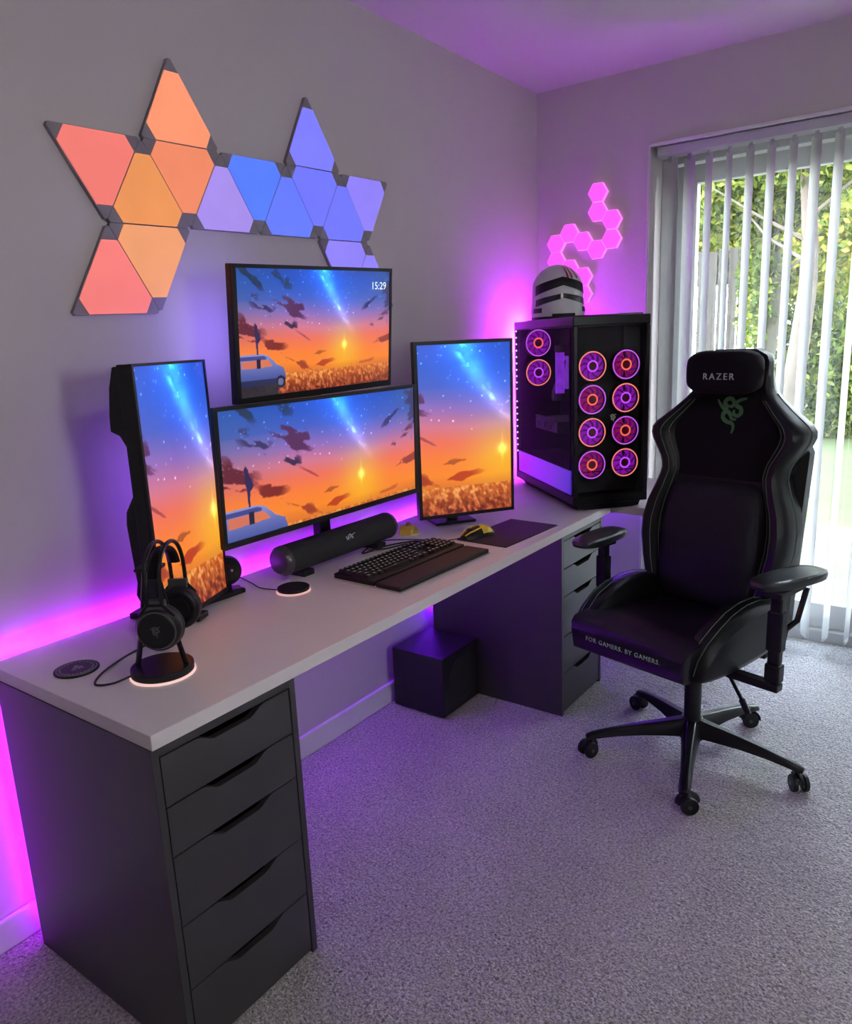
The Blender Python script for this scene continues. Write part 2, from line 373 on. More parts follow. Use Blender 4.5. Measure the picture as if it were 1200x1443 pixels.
# LED strips
def led(name, segs, label, color, strength, top='led', weak=None):
    o = MB()
    for a, b, r in segs: o.box([(p+q)/2 for p, q in zip(a, b)], [max(abs(p-q), r) for p, q in zip(a, b)])
    x = o.build(name, glow(top+name, color, strength)); return x
PINK = (0.42, 0.012, 1.0); VIO = (0.22, 0.02, 1.0)
s1 = empty('led_strip', (0, 0, 0), 0, 'pink and violet light strip along the rear edge of the desk top', 'light strip')
MB().b2((0.0, -.037, H-.016), (L, -.033, H-.004)).build('backing', M_blk, s1)
def emit_ramp(name, x0, x1, c0, c1, st, ax_='X'):
    m = bpy.data.materials.new(name); m.use_nodes = True; n = m.node_tree; b = n.nodes['Principled BSDF']
    t = n.nodes.new('ShaderNodeTexCoord'); s = n.nodes.new('ShaderNodeSeparateXYZ'); n.links.new(t.outputs['Object'], s.inputs[0])
    mr = n.nodes.new('ShaderNodeMapRange'); mr.inputs['From Min'].default_value = x0; mr.inputs['From Max'].default_value = x1
    n.links.new(s.outputs[ax_], mr.inputs['Value']); mx = n.nodes.new('ShaderNodeMix'); mx.data_type = 'RGBA'
    mx.inputs[6].default_value = (*c0, 1); mx.inputs[7].default_value = (*c1, 1); n.links.new(mr.outputs[0], mx.inputs[0])
    n.links.new(mx.outputs[2], b.inputs['Emission Color']); b.inputs['Emission Strength'].default_value = st; return m
M_led = emit_ramp('led_glow', .7, 1.5, PINK, (0.30, 0.02, 1.0), 90.0)
MB().prism([(0.01, H-.014), (L-.01, H-.014), (L-.01, H-.006), (.01, H-.006)], -.033, -.0315).build('diffuser', M_led, s1)
v1 = MB().b2((.03, -.060, .05), (.31, -.056, .66)).build('light_strip', glow('led_back', PINK, 16))
tag(v1, 'pink light strip on the back of the near drawer unit, facing the wall', 'light strip')
v2 = MB().b2((1.76, -.040, .30), (1.772, -.022, .66)).build('light_bar', glow('led_bar', (0.16, 0.01, 1.0), 60))
tag(v2, 'violet light bar behind the far drawer unit', 'light strip')
v3 = MB().b2((XR-.040, -.50, H-T-.010), (XR-.028, -.06, H-T-.002)).build('light_tape', glow('led_tape', (0.22, 0.03, 1.0), 90))
tag(v3, 'violet light tape under the corner worktop by the window wall', 'light strip')
v4 = empty('corner_lamp', (2.56, -.100, H), 0, 'slim magenta light bar standing in the corner behind the computer tower', 'lamp')
MB().cyl((0, 0, 0), (0, 0, .012), .035).build('base', M_blk, v4, smooth=True)
MB().b2((-.014, -.012, .012), (.014, .006, .665)).build('pole', M_blk, v4)
M_lamp = glow('lampglow', (0.52, 0.03, 1.0), 290)
MB().b2((-.012, .006, .03), (.012, .010, .66)).b2((-.022, -.020, .60), (.022, .030, .715)).build('diffuser', M_lamp, v4)
MB().b2((.024, -.030, .55), (.028, .035, .725)).build('glow_blocker', M_blk, v4)  # unseen plate added to keep the lamp's glow off the right wall
v5 = MB().b2((.45, -.075, H-T-.008), (1.60, -.060, H-T-.001)).build('light_tape', glow('under_tape', (0.26, 0.02, 1.0), 34))
tag(v5, 'violet light tape hidden under the rear of the desk between the drawer units', 'light strip')
cl = empty('added_fill_fitting', (.1, -2.3, ZC), 0, 'flat square housing added overhead for the fill light, behind the camera', 'ceiling light')
MB().b2((-.25, -.25, -.06), (.25, .25, 0)).build('housing', M_skirt, cl, bevel=.01)  # unseen housing made up to go with the added fill light

# ------------------------------------------------------------------ wall light panels (triangles)
U = Vector((.2510, .0060)); O1 = Vector((.577, 1.934))           # row 1 (B, H, J, L, M)
V = Vector((.1265, -.2080)); V_up = Vector((.112, .216))
def node(r, i):
    if r == 1: return O1 + U*i
    if r == 0: return O1 + U*i + V_up
    if r == 2: return O1 + U*i + V
    if r == 3: return O1 + U*i + V*2 + Vector((0, -.010))
TRI = [((0,0),(1,0),(1,1),'o'), ((1,0),(1,1),(2,0),'o2'), ((1,0),(2,-1),(2,0),'o3'), ((1,-1),(1,0),(2,-1),'s'), ((2,-1),(2,0),(3,-1),'o4'), ((2,-1),(3,-2),(3,-1),'s2'),
       ((1,1),(2,1),(2,0),'l'), ((1,1),(1,2),(2,1),'b'), ((1,2),(2,2),(2,1),'b2'), ((1,2),(1,3),(2,2),'b3'), ((0,2),(1,2),(1,3),'b4'), ((1,3),(2,3),(2,2),'b3'), ((1,3),(1,4),(2,3),'b5'), ((2,2),(2,3),(3,2),'b5'), ((2,3),(3,2),(3,3),'b5')]
PC_ = {'o': (srgb(250,150,110), 'orange'), 'o2': (srgb(238,136,98), 'orange'), 'o3': (srgb(232,146,84), 'orange'), 'o4': (srgb(236,156,106), 'pale orange'), 's': (srgb(240,122,112), 'salmon'), 's2': (srgb(243,124,118), 'salmon'),
       'l': (srgb(165,140,230), 'lilac'), 'b': (srgb(84,124,255), 'blue'), 'b2': (srgb(100,122,255), 'blue'), 'b3': (srgb(112,118,252), 'violet blue'), 'b4': (srgb(124,124,255), 'violet blue'), 'b5': (srgb(142,128,245), 'lavender')}
M_corner = mat('panel_corner_plastic', (0.26, 0.23, 0.26), 0.5)
wl = empty('wall_light_panels', (.9, -.001, 1.7), 0, 'cluster of orange and blue triangular light panels on the wall above the screens', 'wall light')
def off(p): return Vector((p.x-.9, 0, p.y-1.7))
for a, b, c, k in TRI:
    P = [node(*a), node(*b), node(*c)]
    ctr = (P[0]+P[1]+P[2])/3
    def hexa(shrink, cut):
        Q = [ctr+(p-ctr)*shrink for p in P]; out = []
        for i in range(3):
            p, q, r = Q[i], Q[(i+1) % 3], Q[(i-1) % 3]
            out += [p+(r-p)*cut, p+(q-p)*cut]
        return [(x.x-.9, x.y-1.7) for x in out]
    pn = MB().prism(hexa(.992, .035), -.013, 0).build('light_panel', M_corner, wl)
    pn['label'] = PC_[k][1] + ' glowing triangular panel'
    MB().prism(hexa(.972, .175), -.016, -.012).build('diffuser', glow('panel_'+k, PC_[k][0], .84, .12, 9), pn, bevel=.001)

# hexagonal light panels on the right wall
hx = empty('hexagon_light_panels', (XR, -.25, 1.8), 0, 'winding chain of small pink hexagonal light panels on the window-side wall', 'wall light')
HC = [(-.312,2.022), (-.312,1.940), (-.380,1.899), (-.380,1.815), (-.309,1.777), (-.240,1.820), (-.172,1.862), (-.104,1.822), (-.104,1.744), (-.172,1.703), (-.240,1.663), (-.240,1.583)]
hs = .0462
for y, z in HC:
    def hp(s): return [(y+.25+s*math.cos(PI/3*k), z-1.8+s*math.sin(PI/3*k)) for k in range(6)]
    RM = Matrix(((0, 1, 0, 0), (1, 0, 0, 0), (0, 0, 1, 0), (0, 0, 0, 1)))
    p = MB().prism(hp(hs), -.020, -.0005, RM).build('hexagon_panel', glow('hexrim', srgb(255,130,250), 1.0), hx)
    MB().prism(hp(hs*.95), -.0225, -.019, RM).build('diffuser', glow('hexglow', srgb(250,92,250), .9, .06, 20), p)

# ------------------------------------------------------------------ wallpaper art (flat print on the screens)
def vnoise(x, y, seed=0):
    def h(i, j):
        v = np.sin(i*127.1+j*311.7+seed*74.7)*43758.5453; return v-np.floor(v)
    i, j = np.floor(x), np.floor(y); fx, fy = x-i, y-j; fx = fx*fx*(3-2*fx); fy = fy*fy*(3-2*fy)
    return (h(i,j)*(1-fx)+h(i+1,j)*fx)*(1-fy)+(h(i,j+1)*(1-fx)+h(i+1,j+1)*fx)*fy
def fbm(x, y, seed=0, o=4):
    r = 0; a = .5
    for k in range(o): r = r+a*vnoise(x*2**k, y*2**k, seed+k*3); a *= .5
    return r
def inpoly(x, y, poly):
    c = np.zeros(x.shape, bool); n = len(poly)
    for i in range(n):
        x1, y1 = poly[i]; x2, y2 = poly[(i+1) % n]
        if y1 == y2: continue
        c ^= ((y1 > y) != (y2 > y)) & (x < (x2-x1)*(y-y1)/(y2-y1)+x1)
    return c
def art(s, t, car=True):
    """s right 0..1, t up 0..1 of the 16:9 picture -> linear rgb: dusk sky with stars over a golden field"""
    A = 1.78; X = s*A
    stops = [(0,(70,30,30)),(.06,(120,55,30)),(.14,(225,120,45)),(.22,(255,140,40)),(.32,(255,130,55)),(.42,(245,115,90)),(.52,(215,120,150)),(.62,(150,110,190)),(.75,(70,95,200)),(.9,(25,80,200)),(1,(20,70,185))]
    tt = t + .10*(np.abs(s-.62)**1.3)*(-1)*(t < .75) + .03*(fbm(X*3, t*5, 5)-.5)
    xs = [a for a, _ in stops]; C = np.stack([np.interp(tt, xs, [c[k] for _, c in stops]) for k in range(3)], -1)
    edge = np.clip(1-s/.35, 0, 1)*(t > .35)*np.clip((t-.35)*3, 0, 1)
    C = C*(1-.35*edge[..., None]) + np.array([70, 100, 130])*.35*edge[..., None]
    e2 = np.clip((s-.8)/.2, 0, 1)*np.clip((t-.5)*2.5, 0, 1); C = C*(1-.45*e2[..., None]) + np.array([60, 90, 125])*.45*e2[..., None]
    # milky way
    cx = (.52 + np.where(t < .98, (.98-t)*.30*(1.0+.6*(.98-t)), 0))*A
    wd = .035+.085*np.clip(t-.45, 0, 1)*(.6+.8*fbm(X*7, t*7, 2))
    g = np.exp(-((X-cx)/wd)**2)*np.clip((t-.42)*3.5, 0, 1)*(.35+1.2*np.clip(fbm(X*9, t*13, 21)*1.6-.3, 0, 1))
    C += g[..., None]*(np.array([30, 110, 140])*np.clip((t-.5)*2, 0, 1)[..., None] + np.array([55, 25, 40])*(1-np.clip((t-.5)*2, 0, 1))[..., None])
    wide = np.exp(-((X-cx)/(wd*3.2))**2)*np.clip((t-.45)*3, 0, 1); C += wide[..., None]*np.array([0, 22, 60])
    wisp = np.clip(fbm(X*16+t*9, t*16, 9)-.52, 0, 1)*4*np.exp(-((X-cx)/(wd*.7))**2)*np.clip((t-.45)*3, 0, 1); C += wisp[..., None]*np.array([90, 150, 120])
    # sun
    d = np.hypot(X-.66*A, (t-.37)*1.0); C += (np.exp(-(d/.03)**2)[..., None]*np.array([60, 110, 60]) + np.exp(-(d/.20)**2)[..., None]*np.array([0, 55, -5]))
    C += (np.exp(-(np.abs(X-.66*A)/.006))*np.exp(-((t-.37)/.07)**2))[..., None]*np.array([40, 70, 30])
    # clouds
    for (u, v, a_, b_, rot, col) in [(.32,.70,.13,.075,-.45,(85,35,85)),(.14,.72,.11,.035,-.5,(55,45,95)),(.30,.56,.07,.025,-.5,(50,30,75)),(.20,.40,.09,.038,-.05,(120,30,30)),(.04,.53,.13,.065,-.35,(95,25,45)),(.93,.58,.12,.035,.35,(105,45,80)),(.97,.40,.12,.035,.25,(150,55,50)),(.86,.74,.10,.018,.5,(45,45,110)),(.99,.78,.05,.16,.2,(55,45,95)),(.50,.22,.10,.022,.2,(190,60,25)),(.48,.31,.09,.012,.1,(180,85,35)),(.35,.24,.10,.022,-.4,(160,55,35)),(.08,.93,.12,.035,-.5,(25,45,80)),(.25,.93,.10,.03,-.6,(25,50,95)),(.40,.45,.08,.010,-.5,(170,70,75)),(.80,.20,.12,.014,.1,(200,90,40))]:
        dx, dy = X-u*A, t-v; c_, s_ = math.cos(rot), math.sin(rot); p, q = (dx*c_+dy*s_)/a_, (-dx*s_+dy*c_)/b_
        f = 1.0-np.sqrt((p*.8)**2+q*q*(1+.8*np.sin(p*3+u*9)))+2.6*(fbm((dx*c_+dy*s_)*11+u*31, (-dx*s_+dy*c_)*30+v*17, 3)-.47); m_ = (np.clip(f*4-.2, 0, .92)*np.clip(1.9-np.hypot(p, q*.8), 0, 1))[..., None]; C = C*(1-m_)+np.array(col)*m_
    # stars
    rs = np.random.RandomState(3)
    n = 120; sx_, sy_ = rs.rand(n)*A, .5+.5*rs.rand(n)**.7; br = 50+140*rs.rand(n)**2; sr = .003+.0025*rs.rand(n)
    for a_, b_, c_, r_ in zip(sx_, sy_, br, sr):
        m_ = (np.abs(X-a_) < r_*3) & (np.abs(t-b_) < r_*3)
        if m_.any(): C[m_] += (c_*np.exp(-((X[m_]-a_)**2+(t[m_]-b_)**2)/r_**2))[..., None]*np.array([.8, .9, 1.0])
    # field
    hz = .155+.02*fbm(X*4, X*0, 4); fl = t < hz
    gr = fbm(X*60+t*25, t*38-X*15, 12, 3); k = np.clip((gr-.30)*2.4, 0, 1)[..., None]
    depth = np.clip(t/.15, 0, 1)[..., None]
    F = (np.array([90, 25, 20])*(1-k)+np.array([225, 110, 60])*k)*(1-depth)+(np.array([200, 85, 25])*(1-k)+np.array([255, 185, 100])*k)*depth
    C = np.where(fl[..., None], F, C)
    C = np.clip(C, 0, 255)
    if car:
        vx = X/A
        body = inpoly(vx, t, [(-.02,.10),(-.02,.335),(.13,.335),(.165,.32),(.215,.245),(.255,.215),(.268,.14),(.262,.095),(.20,.085),(.02,.07)])
        C = np.where(body[..., None], np.array([95, 105, 175]) + (t[..., None]-.2)*np.array([350, 330, 260]), C)
        C = np.where(inpoly(vx, t, [(-.02,.325),(.13,.325),(.155,.31),(.15,.295),(-.02,.295)])[..., None], np.array([70, 70, 140]), C)
        C = np.where(inpoly(vx, t, [(.01,.225),(.095,.228),(.095,.29),(.01,.29)])[..., None], np.array([215, 115, 90]), C)
        C = np.where(inpoly(vx, t, [(.118,.228),(.19,.236),(.160,.29),(.118,.29)])[..., None], np.array([225, 120, 80]), C)
        C = np.where(inpoly(vx, t, [(.095,.225),(.118,.225),(.118,.30),(.095,.30)])[..., None], np.array([35, 30, 60]), C)
        C = np.where((body & (t < .135))[..., None], C*.55, C)
        dw = np.hypot(X-.235*A, t-.10); C = np.where((dw < .052)[..., None], np.array([30, 28, 55]), C); C = np.where((dw < .030)[..., None], np.array([110, 110, 150]), C)
        C = np.where(((t < .085) & (vx < .22))[..., None], np.array([40, 32, 40])+20*k, C)
        fig = inpoly(vx, t, [(.098,.33),(.106,.33),(.108,.42),(.125,.455),(.118,.50),(.108,.52),(.106,.56),(.096,.585),(.088,.565),(.092,.53),(.088,.49),(.096,.44)])
        C = np.where(fig[..., None], np.array([45, 35, 85]), C)
    C = np.clip(C, 0, 255)/255
    return np.where(C <= .04045, C/12.92, ((C+.055)/1.055)**2.4)

def screen(name, w_, h_, nx, ny, fn, parent, y=0.0, zc=0.0, strength=1.0):
    xs = np.linspace(-w_/2, w_/2, nx+1); zs = np.linspace(-h_/2, h_/2, ny+1)
    XX, ZZ = np.meshgrid(xs, zs); co_ = np.stack([XX, np.full_like(XX, y), ZZ+zc], -1).reshape(-1, 3)
    i = np.arange(nx*ny); r, c = i//nx, i % nx; a = r*(nx+1)+c
    F = np.stack([a, a+1, a+nx+2, a+nx+1], -1)
    me = bpy.data.meshes.new(name); me.vertices.add(len(co_)); me.vertices.foreach_set('co', co_.ravel())
    me.loops.add(F.size); me.loops.foreach_set('vertex_index', F.ravel()); me.polygons.add(len(F))
    me.polygons.foreach_set('loop_start', np.arange(len(F))*4); me.update(calc_edges=True)
    col = fn((XX/w_+.5), (ZZ/h_+.5)).reshape(-1, 3)
    at = me.color_attributes.new('art', 'FLOAT_COLOR', 'POINT'); at.data.foreach_set('color', np.concatenate([col, np.ones((len(col), 1))], 1).ravel())
    me.materials.append(vcol_mat('screen_glow', 'art', strength*.86)); o = bpy.data.objects.new(name, me); COL.objects.link(o); o.parent = parent
    return o

def monitor(name, loc, rz, w_, h_, fn, label, nx, ny, bz=(.010, .010, .010, .012), tilt=0, roll=0, depth=.03, hump=True):
    """loc = centre of the screen face; bz = left, right, top, bottom bezels"""
    t = empty(name, loc, rz, label, 'monitor'); t.rotation_euler = (tilt, roll, rz)
    l, r, tp, bt = bz
    MB().b2((-w_/2, .002, -h_/2), (w_/2, depth, h_/2)).build('housing', M_blk, t, bevel=.003)
    MB().b2((-w_/2, -.004, -h_/2), (-w_/2+l, .002, h_/2)).b2((w_/2-r, -.004, -h_/2), (w_/2, .002, h_/2)).b2((-w_/2+l, -.004, h_/2-tp), (w_/2-r, .002, h_/2)).b2((-w_/2+l, -.004, -h_/2), (w_/2-r, .002, -h_/2+bt)).build('bezel', M_blk, t)
    s = screen('screen', w_-l-r, h_-tp-bt, nx, ny, fn, t, y=-.001, zc=(bt-tp)/2); s.location.x = (l-r)/2
    if hump: MB().prism([(-w_*.32, -h_*.3), (w_*.32, -h_*.3), (w_*.32, h_*.3), (-w_*.32, h_*.3)], depth-.001, depth+.022).build('back_cover', M_blk, t, bevel=.008)
    return t, s

wide = lambda u, v: art(u, .15+.77*v)
full = lambda u, v: art(u, v)
port = lambda u, v: art(.375+.315*u, v, False)
port2 = lambda u, v: art(.368+.315*u, v, False)
m2, _ = monitor('ultrawide_monitor', (.906, -.285, 1.083), math.radians(-.5), .822, .362, wide, 'extra-wide monitor in the middle, below the wall-side screen, showing a sunset sky', 400, 180, bz=(.012, .015, .010, .016), tilt=math.radians(1.9), depth=.014)
MB().b2((-.06, .050, -.10), (.06, .068, .04)).build('vesa_plate', M_metal, m2)
m4, s4 = monitor('upper_monitor', (.953, -.231, 1.440), math.radians(-3.4), .61, .362, full, 'upper landscape monitor mounted above the ultrawide one, clock reading 15:29', 340, 200, bz=(.012, .009, .010, .018), tilt=math.radians(6.1), roll=math.radians(-1.2), depth=.026)
text_obj('15:29', 'clock_digits', .031, glow('clock_white', (.75, .85, .9), 1.0), s4, Matrix.Translation((.245, -.0012, .128)) @ Matrix.Rotation(PI/2, 4, 'X'), .0002)
MB().b2((-.24, .030, -.10), (.20, .034, .10)).build('bias_fill_light', glow('bias', (.30, .22, 1.0), 22.0), m4)
MB().box((.312, .02, .085), (.012, .012, .05)).build('white_clip', mat('white_plastic', (.8, .8, .8), .4), m4)
MB().b2((-.06, .045, -.08), (.06, .062, .04)).build('vesa_plate', M_metal, m4)
m3, _ = monitor('portrait_monitor', (1.508, -.360, 1.094), math.radians(-35.1), .362, .610, port, 'upright portrait monitor right of the ultrawide one, left of the computer tower', 190, 320, bz=(.012, .010, .012, .012), tilt=math.radians(1.0))
MB().b2((-.05, .050, -.06), (.05, .066, .06)).build('vesa_plate', M_metal, m3)
m1, _ = monitor('left_portrait_monitor', (.4316, -.2295, 1.067), math.radians(23.1), .322, .625, port2, 'upright portrait monitor at the left, behind the headphones', 190, 320, bz=(.008, .008, .006, .012), depth=.035, hump=False)
m1.name = 'portrait_monitor'
# rear shape of the left monitor: two swollen sections seen in profile past the left edge
def prof(poly, x0, x1, nm):
    RM = Matrix(((0, 1, 0, 0), (1, 0, 0, 0), (0, 0, 1, 0), (0, 0, 0, 1)))
    MB().prism(poly, x0, x1, RM).build(nm, M_blk, m1, bevel=.006)
prof([(.030, .308), (.050, .308), (.064, .26), (.072, .20), (.074, .165), (.052, .155), (.036, .125), (.030, .10)], -.155, .150, 'rear_cover')
prof([(.030, .02), (.038, .02), (.062, -.02), (.066, -.05), (.058, -.19), (.064, -.22), (.050, -.255), (.030, -.26)], -.155, .150, 'stand_mount')
st = MB().cyl((.0, .085, -.315), (.0, .085, .02), .022).box((0, .068, .0), (.08, .06, .08)).build('stand_column', M_blk, m1, smooth=True)
fb = MB().box((0, .085, -.327), (.05, .20, .016)).box((.12, .03, -.329), (.22, .022, .014), (0, 0, -.45)).box((-.10, .03, -.329), (.22, .022, .014), (0, 0, .45)).build('stand_foot', M_blk, m1, bevel=.004)
MB().b2((.0, .0765, -.18), (.12, .080, .13)).build('bias_fill_light', glow('wall_fill', (.30, .10, 1.0), 3.0), m1)  # glow added behind this monitor to lift the shaded wall
# small round gadget on a foot at the right side of the left monitor
g = empty('round_webcam', (.622, -.118, H), math.radians(-35), 'small round black gadget on a foot just right of the left portrait monitor', 'gadget')
MB().cyl((0, -.016, .062), (0, .016, .062), .040, seg=28).build('body', M_blk, g, bevel=.004, smooth=True)
MB().cyl((0, -.021, .062), (0, -.016, .062), .026, seg=24).build('front_cap', M_gloss, g); MB().sph((.012, -.021, .066), .004).build('indicator', mat('pale_plastic', (.4, .4, .4), .3), g)
MB().box((0, 0, .012), (.016, .02, .03)).box((-.005, 0, .004), (.075, .05, .008)).build('foot', M_blk, g, bevel=.002)

# monitor arm pole on the desk with arms to the centre, upper and right screens
pole = empty('monitor_arm', (1.04, -.090, H), 0, 'black pole stand behind the soundbar carrying the centre and upper monitors', 'monitor stand')
MB().b2((-.06, -.045, 0), (.06, .045, .012)).build('clamp', M_metal, pole, bevel=.003)
MB().b2((-.026, -.02, .012), (.026, .015, .80)).build('pole', M_blk, pole, bevel=.006)
MB().b2((-.15, -.118, .330), (.02, -.02, .372)).build('arm', M_metal, pole, bevel=.004); MB().b2((-.12, -.075, .685), (.02, -.018, .72)).build('arm', M_metal, pole, bevel=.004)
p3 = empty('desk_monitor_stand', (1.585, -.250, H), math.radians(-35.1), 'black stand behind the right portrait monitor', 'monitor stand')
MB().b2((-.08, -.015, 0), (.08, .12, .010)).build('base_plate', M_metal, p3, bevel=.003); MB().b2((-.02, .02, .01), (.02, .05, .42)).build('column', M_blk, p3, bevel=.004)
MB().b2((-.04, -.058, .33), (.04, .022, .40)).build('mount', M_metal, p3, bevel=.003)

# ------------------------------------------------------------------ computer tower
yaw = math.radians(-42.62); pc = empty('computer_tower', (1.928, -.570, H), yaw, 'large black computer tower with glass sides and glowing ring fans', 'computer')
CW, CD, Z0, Z1 = .307, .693, .026, .735
f_ = MB()
f_.b2((0, 0, Z0), (CW, CD, Z0+.035)).b2((0, 0, Z1-.035), (CW, CD, Z1))
for x in (0, CW-.018):
    for y in (0, CD-.022): f_.b2((x, y, Z0+.035), (x+.018, y+.022, Z1-.035))
f_.b2((.0, 0, Z0+.035), (.006, .022, Z1-.035))
f_.b2((CW-.006, .02, Z0+.03), (CW, CD, Z1-.03)).b2((0, CD-.008, Z0+.03), (CW, CD, Z1-.03))
f_.build('case_frame', M_case, pc, bevel=.003)
MB().prism([(.03, .004), (.06, 0), (.25, 0), (.28, .004), (.29, .028), (.02, .028)], .02, CD-.03).build('skid_base', M_case, pc)
MB().b2((.010, .030, Z0+.12), (CW-.010, CD-.012, Z0+.124)).b2((.215, .03, Z0+.12), (.222, CD-.012, Z1-.04)).b2((.018, .085, Z0+.035), (.26, .09, Z1-.04)).build('motherboard_tray', mat('pc_inner', (.02, .018, .025), .5), pc)
MB().b2((.010, .10, Z0+.036), (CW-.012, CD-.012, Z0+.12)).build('power_supply_shroud', mat('pc_shroud', (.05, .045, .06), .35), pc)
MB().b2((.004, .04, Z0+.036), (.0095, CD-.03, Z0+.128)).build('shroud_side_glow', emit_ramp('painted_shroud_glow', .03, .66, (.01, .0, .35), (.36, .0, 1.0), 1.1, 'Y'), pc)  # violet light falling on the shroud side, painted as an emissive gradient
MB().b2((.020, .13, Z0+.1205), (.20, CD-.06, Z0+.1215)).build('shroud_top_glow', glow('painted_top_glow', (.20, .0, .9), .75, .5, 8), pc)  # light on the shroud's top, painted as a glowing sheet
MB().b2((.05, .30, .270), (.20, .56, .318)).b2((.045, .31, .322), (.06, .55, .330)).build('graphics_card', mat('gpu', (.10, .09, .10), .3), pc, bevel=.004)
for yy in (.36, .43, .50): MB().torus((.048, yy, .294), .017, .003, 'x', 18, 5).build('card_fan', mat('gpu_trim', (.20, .16, .20), .3), pc)
MB().cyl((.10, .39, .43), (.10, .39, .60), .019, seg=20).build('reservoir', glow('reservoir', (.22, .03, .60), .8, .5, 30), pc)
MB().cyl((.10, .39, .40), (.10, .39, .43), .024).cyl((.10, .39, .60), (.10, .39, .63), .022).build('reservoir_caps', mat('brushed', (.25, .22, .27), .25, metal=.6), pc)
for k in range(4): MB().b2((.15, .47+.014*k, .44), (.20, .476+.014*k, .58)).build('memory_stick', glow('ram', (.30, .06, .75), .5, .5, 30), pc)
MB().tube(smooth_path([(.10, .41, .41), (.10, .47, .40), (.12, .50, .45), (.15, .50, .50), (.14, .44, .56)]), .007).build('coolant_tube', mat('tube', (.25, .22, .28), .2), pc, smooth=True)
MB().b2((-.0035, .022, Z0+.032), (.0005, CD-.020, Z1-.030)).build('side_glass', glass('smoked_side', (.93, .91, .94), .006), pc)
MB().b2((.016, -.0035, Z0+.032), (CW-.012, .0005, Z1-.030)).build('front_glass', glass('smoked_front', (.93, .92, .94), .006), pc)
MB().b2((.018, .045, Z0+.04), (CW-.02, .052, Z1-.04)).build('radiator', M_blkm, pc)
def fan(cx, cy, cz, r, axis, ring, hub, disc):
    RM = Matrix.Identity(4) if axis == 'y' else Matrix.Rotation(-PI/2, 4, 'Z')
    def tf(p): return (RM @ Vector(p))+Vector((cx, cy, cz))
    q = MB()
    rr = []
    for ri, yy in ((r*1.07, .010), (r*1.07, -.008), (r*.98, -.008), (r*.98, .010)):
        rr.append([tf((ri*math.cos(a*PI/16), yy, ri*math.sin(a*PI/16))) for a in range(32)])
    q.rings(rr, closed=True)
    fo = q.build('fan', M_blk, pc)
    R3 = RM.to_3x3().to_4x4()
    MB().torus(tf((0, -.009, 0)), r*.95, r*.045, 'y', 40, 6, R3).build('ring_light', ring, fo)
    MB().torus(tf((0, -.010, 0)), r*.34, r*.055, 'y', 28, 6, R3).build('hub_ring', hub, fo)
    bl = MB()
    for k in range(9):
        a0 = 2*PI*k/9
        pts = [(r*.36, a0), (r*.36, a0+.45), (r*.62, a0+.62), (r*.88, a0+.95), (r*.88, a0+.42), (r*.62, a0+.18)]
        F = [tf((p*math.cos(a), (-.004 if i < 3 else .004), p*math.sin(a))) for i, (p, a) in enumerate(pts)]
        bl.bm.faces.new([bl.bm.verts.new(v) for v in F])
    bl.build('blades', disc, fo)
    MB().cyl(tf((0, -.006, 0)), tf((0, .008, 0)), r*.28, seg=20).build('hub', mat('fan_hub', (.12, .01, .02), .4), fo)
    MB().cyl(tf((0, .006, 0)), tf((0, .009, 0)), r*.93, seg=32).build('backlight', glow('fanback', (.055, .003, .09), 1.0, .3, 30), fo)
R_v = glow('ring_violet', srgb(190, 90, 225), 1.0, .2, 30); R_o = glow('ring_orange', srgb(245, 130, 110), 1.0, .25, 30)
D_v = glow('blade_violet', srgb(120, 15, 150), 1.0, .35, 40); D_r = glow('blade_red', srgb(125, 10, 80), 1.0, .4, 40)
H_v = glow('hub_violet', srgb(195, 80, 255), 1.0); H_o = glow('hub_orange', srgb(255, 110, 80), 1.0)
for row in range(4):
    for colu in range(2):
        zc = [.552, .427, .302, .177][row]; odd = (row+colu) % 2
        fan([.086, .222][colu], .032, zc, .0555, 'y', R_v if odd else R_o, H_o if odd else H_v, D_v if not odd else D_r)
for k, zc in enumerate((.640, .508)):
    fan(.098, .655, zc, .060, 'y', R_o if k else R_v, H_v if k else H_o, D_v)
for k in range(20):
    if k == 10: continue
    MB().sph((-.0055, .650, .695-.0283*k), .0044, 8, 6).build('light_dot', glow('dot', (.9, .75, .8), 1.0), pc)
emblem('front_emblem', mat('pc_badge', (.5, .5, .45), .4), pc, Matrix.Translation((.157, -.0045, .357)), .013)
# handles / vents on the top edge
MB().b2((.04, .03, Z1), (CW-.03, CD-.06, Z1+.004)).build('top_filter', mat('mesh_filter', (.03, .028, .035), .6, bump=1, bscale=800), pc)
MB().b2((CW-.12, .004, Z1), (CW-.03, .020, Z1+.006)).build('front_ports', M_grey, pc, bevel=.001)

# ------------------------------------------------------------------ plain display helmet on the tower
R2 = Matrix.Rotation(yaw, 3, 'Z'); hp_ = Vector((1.928, -.570, 0)) + R2 @ Vector((.150, .545, 0))
hm = empty('display_helmet', (hp_.x, hp_.y, H+Z1+.004), math.radians(-52), 'white helmet with dark visor and red stripes on top of the computer tower', 'helmet')
M_hw = mat('helmet_white', (.62, .60, .60), .3); M_hr = mat('helmet_red', (.28, .02, .02), .4)
def hr(z):   # half width by height
    pts = [(0, .108), (.03, .113), (.07, .108), (.11, .106), (.15, .104), (.18, .090), (.205, .066), (.222, .034), (.228, .004)]
    return float(np.interp(z, [a for a, _ in pts], [b for _, b in pts]))
def surf(z, a, k=1.0):
    r = hr(z)*k; return Vector((r*math.cos(a), r*1.12*math.sin(a)-(.012*(1-z/.2) if math.sin(a) < 0 else 0), z))
mb = MB(); mb.rings([[surf(z, 2*PI*k/36) for k in range(36)] for z in (0, .015, .03, .05, .07, .09, .11, .13, .15, .165, .18, .193, .205, .215, .222, .228)]); mb.build('shell', M_hw, hm, smooth=True)
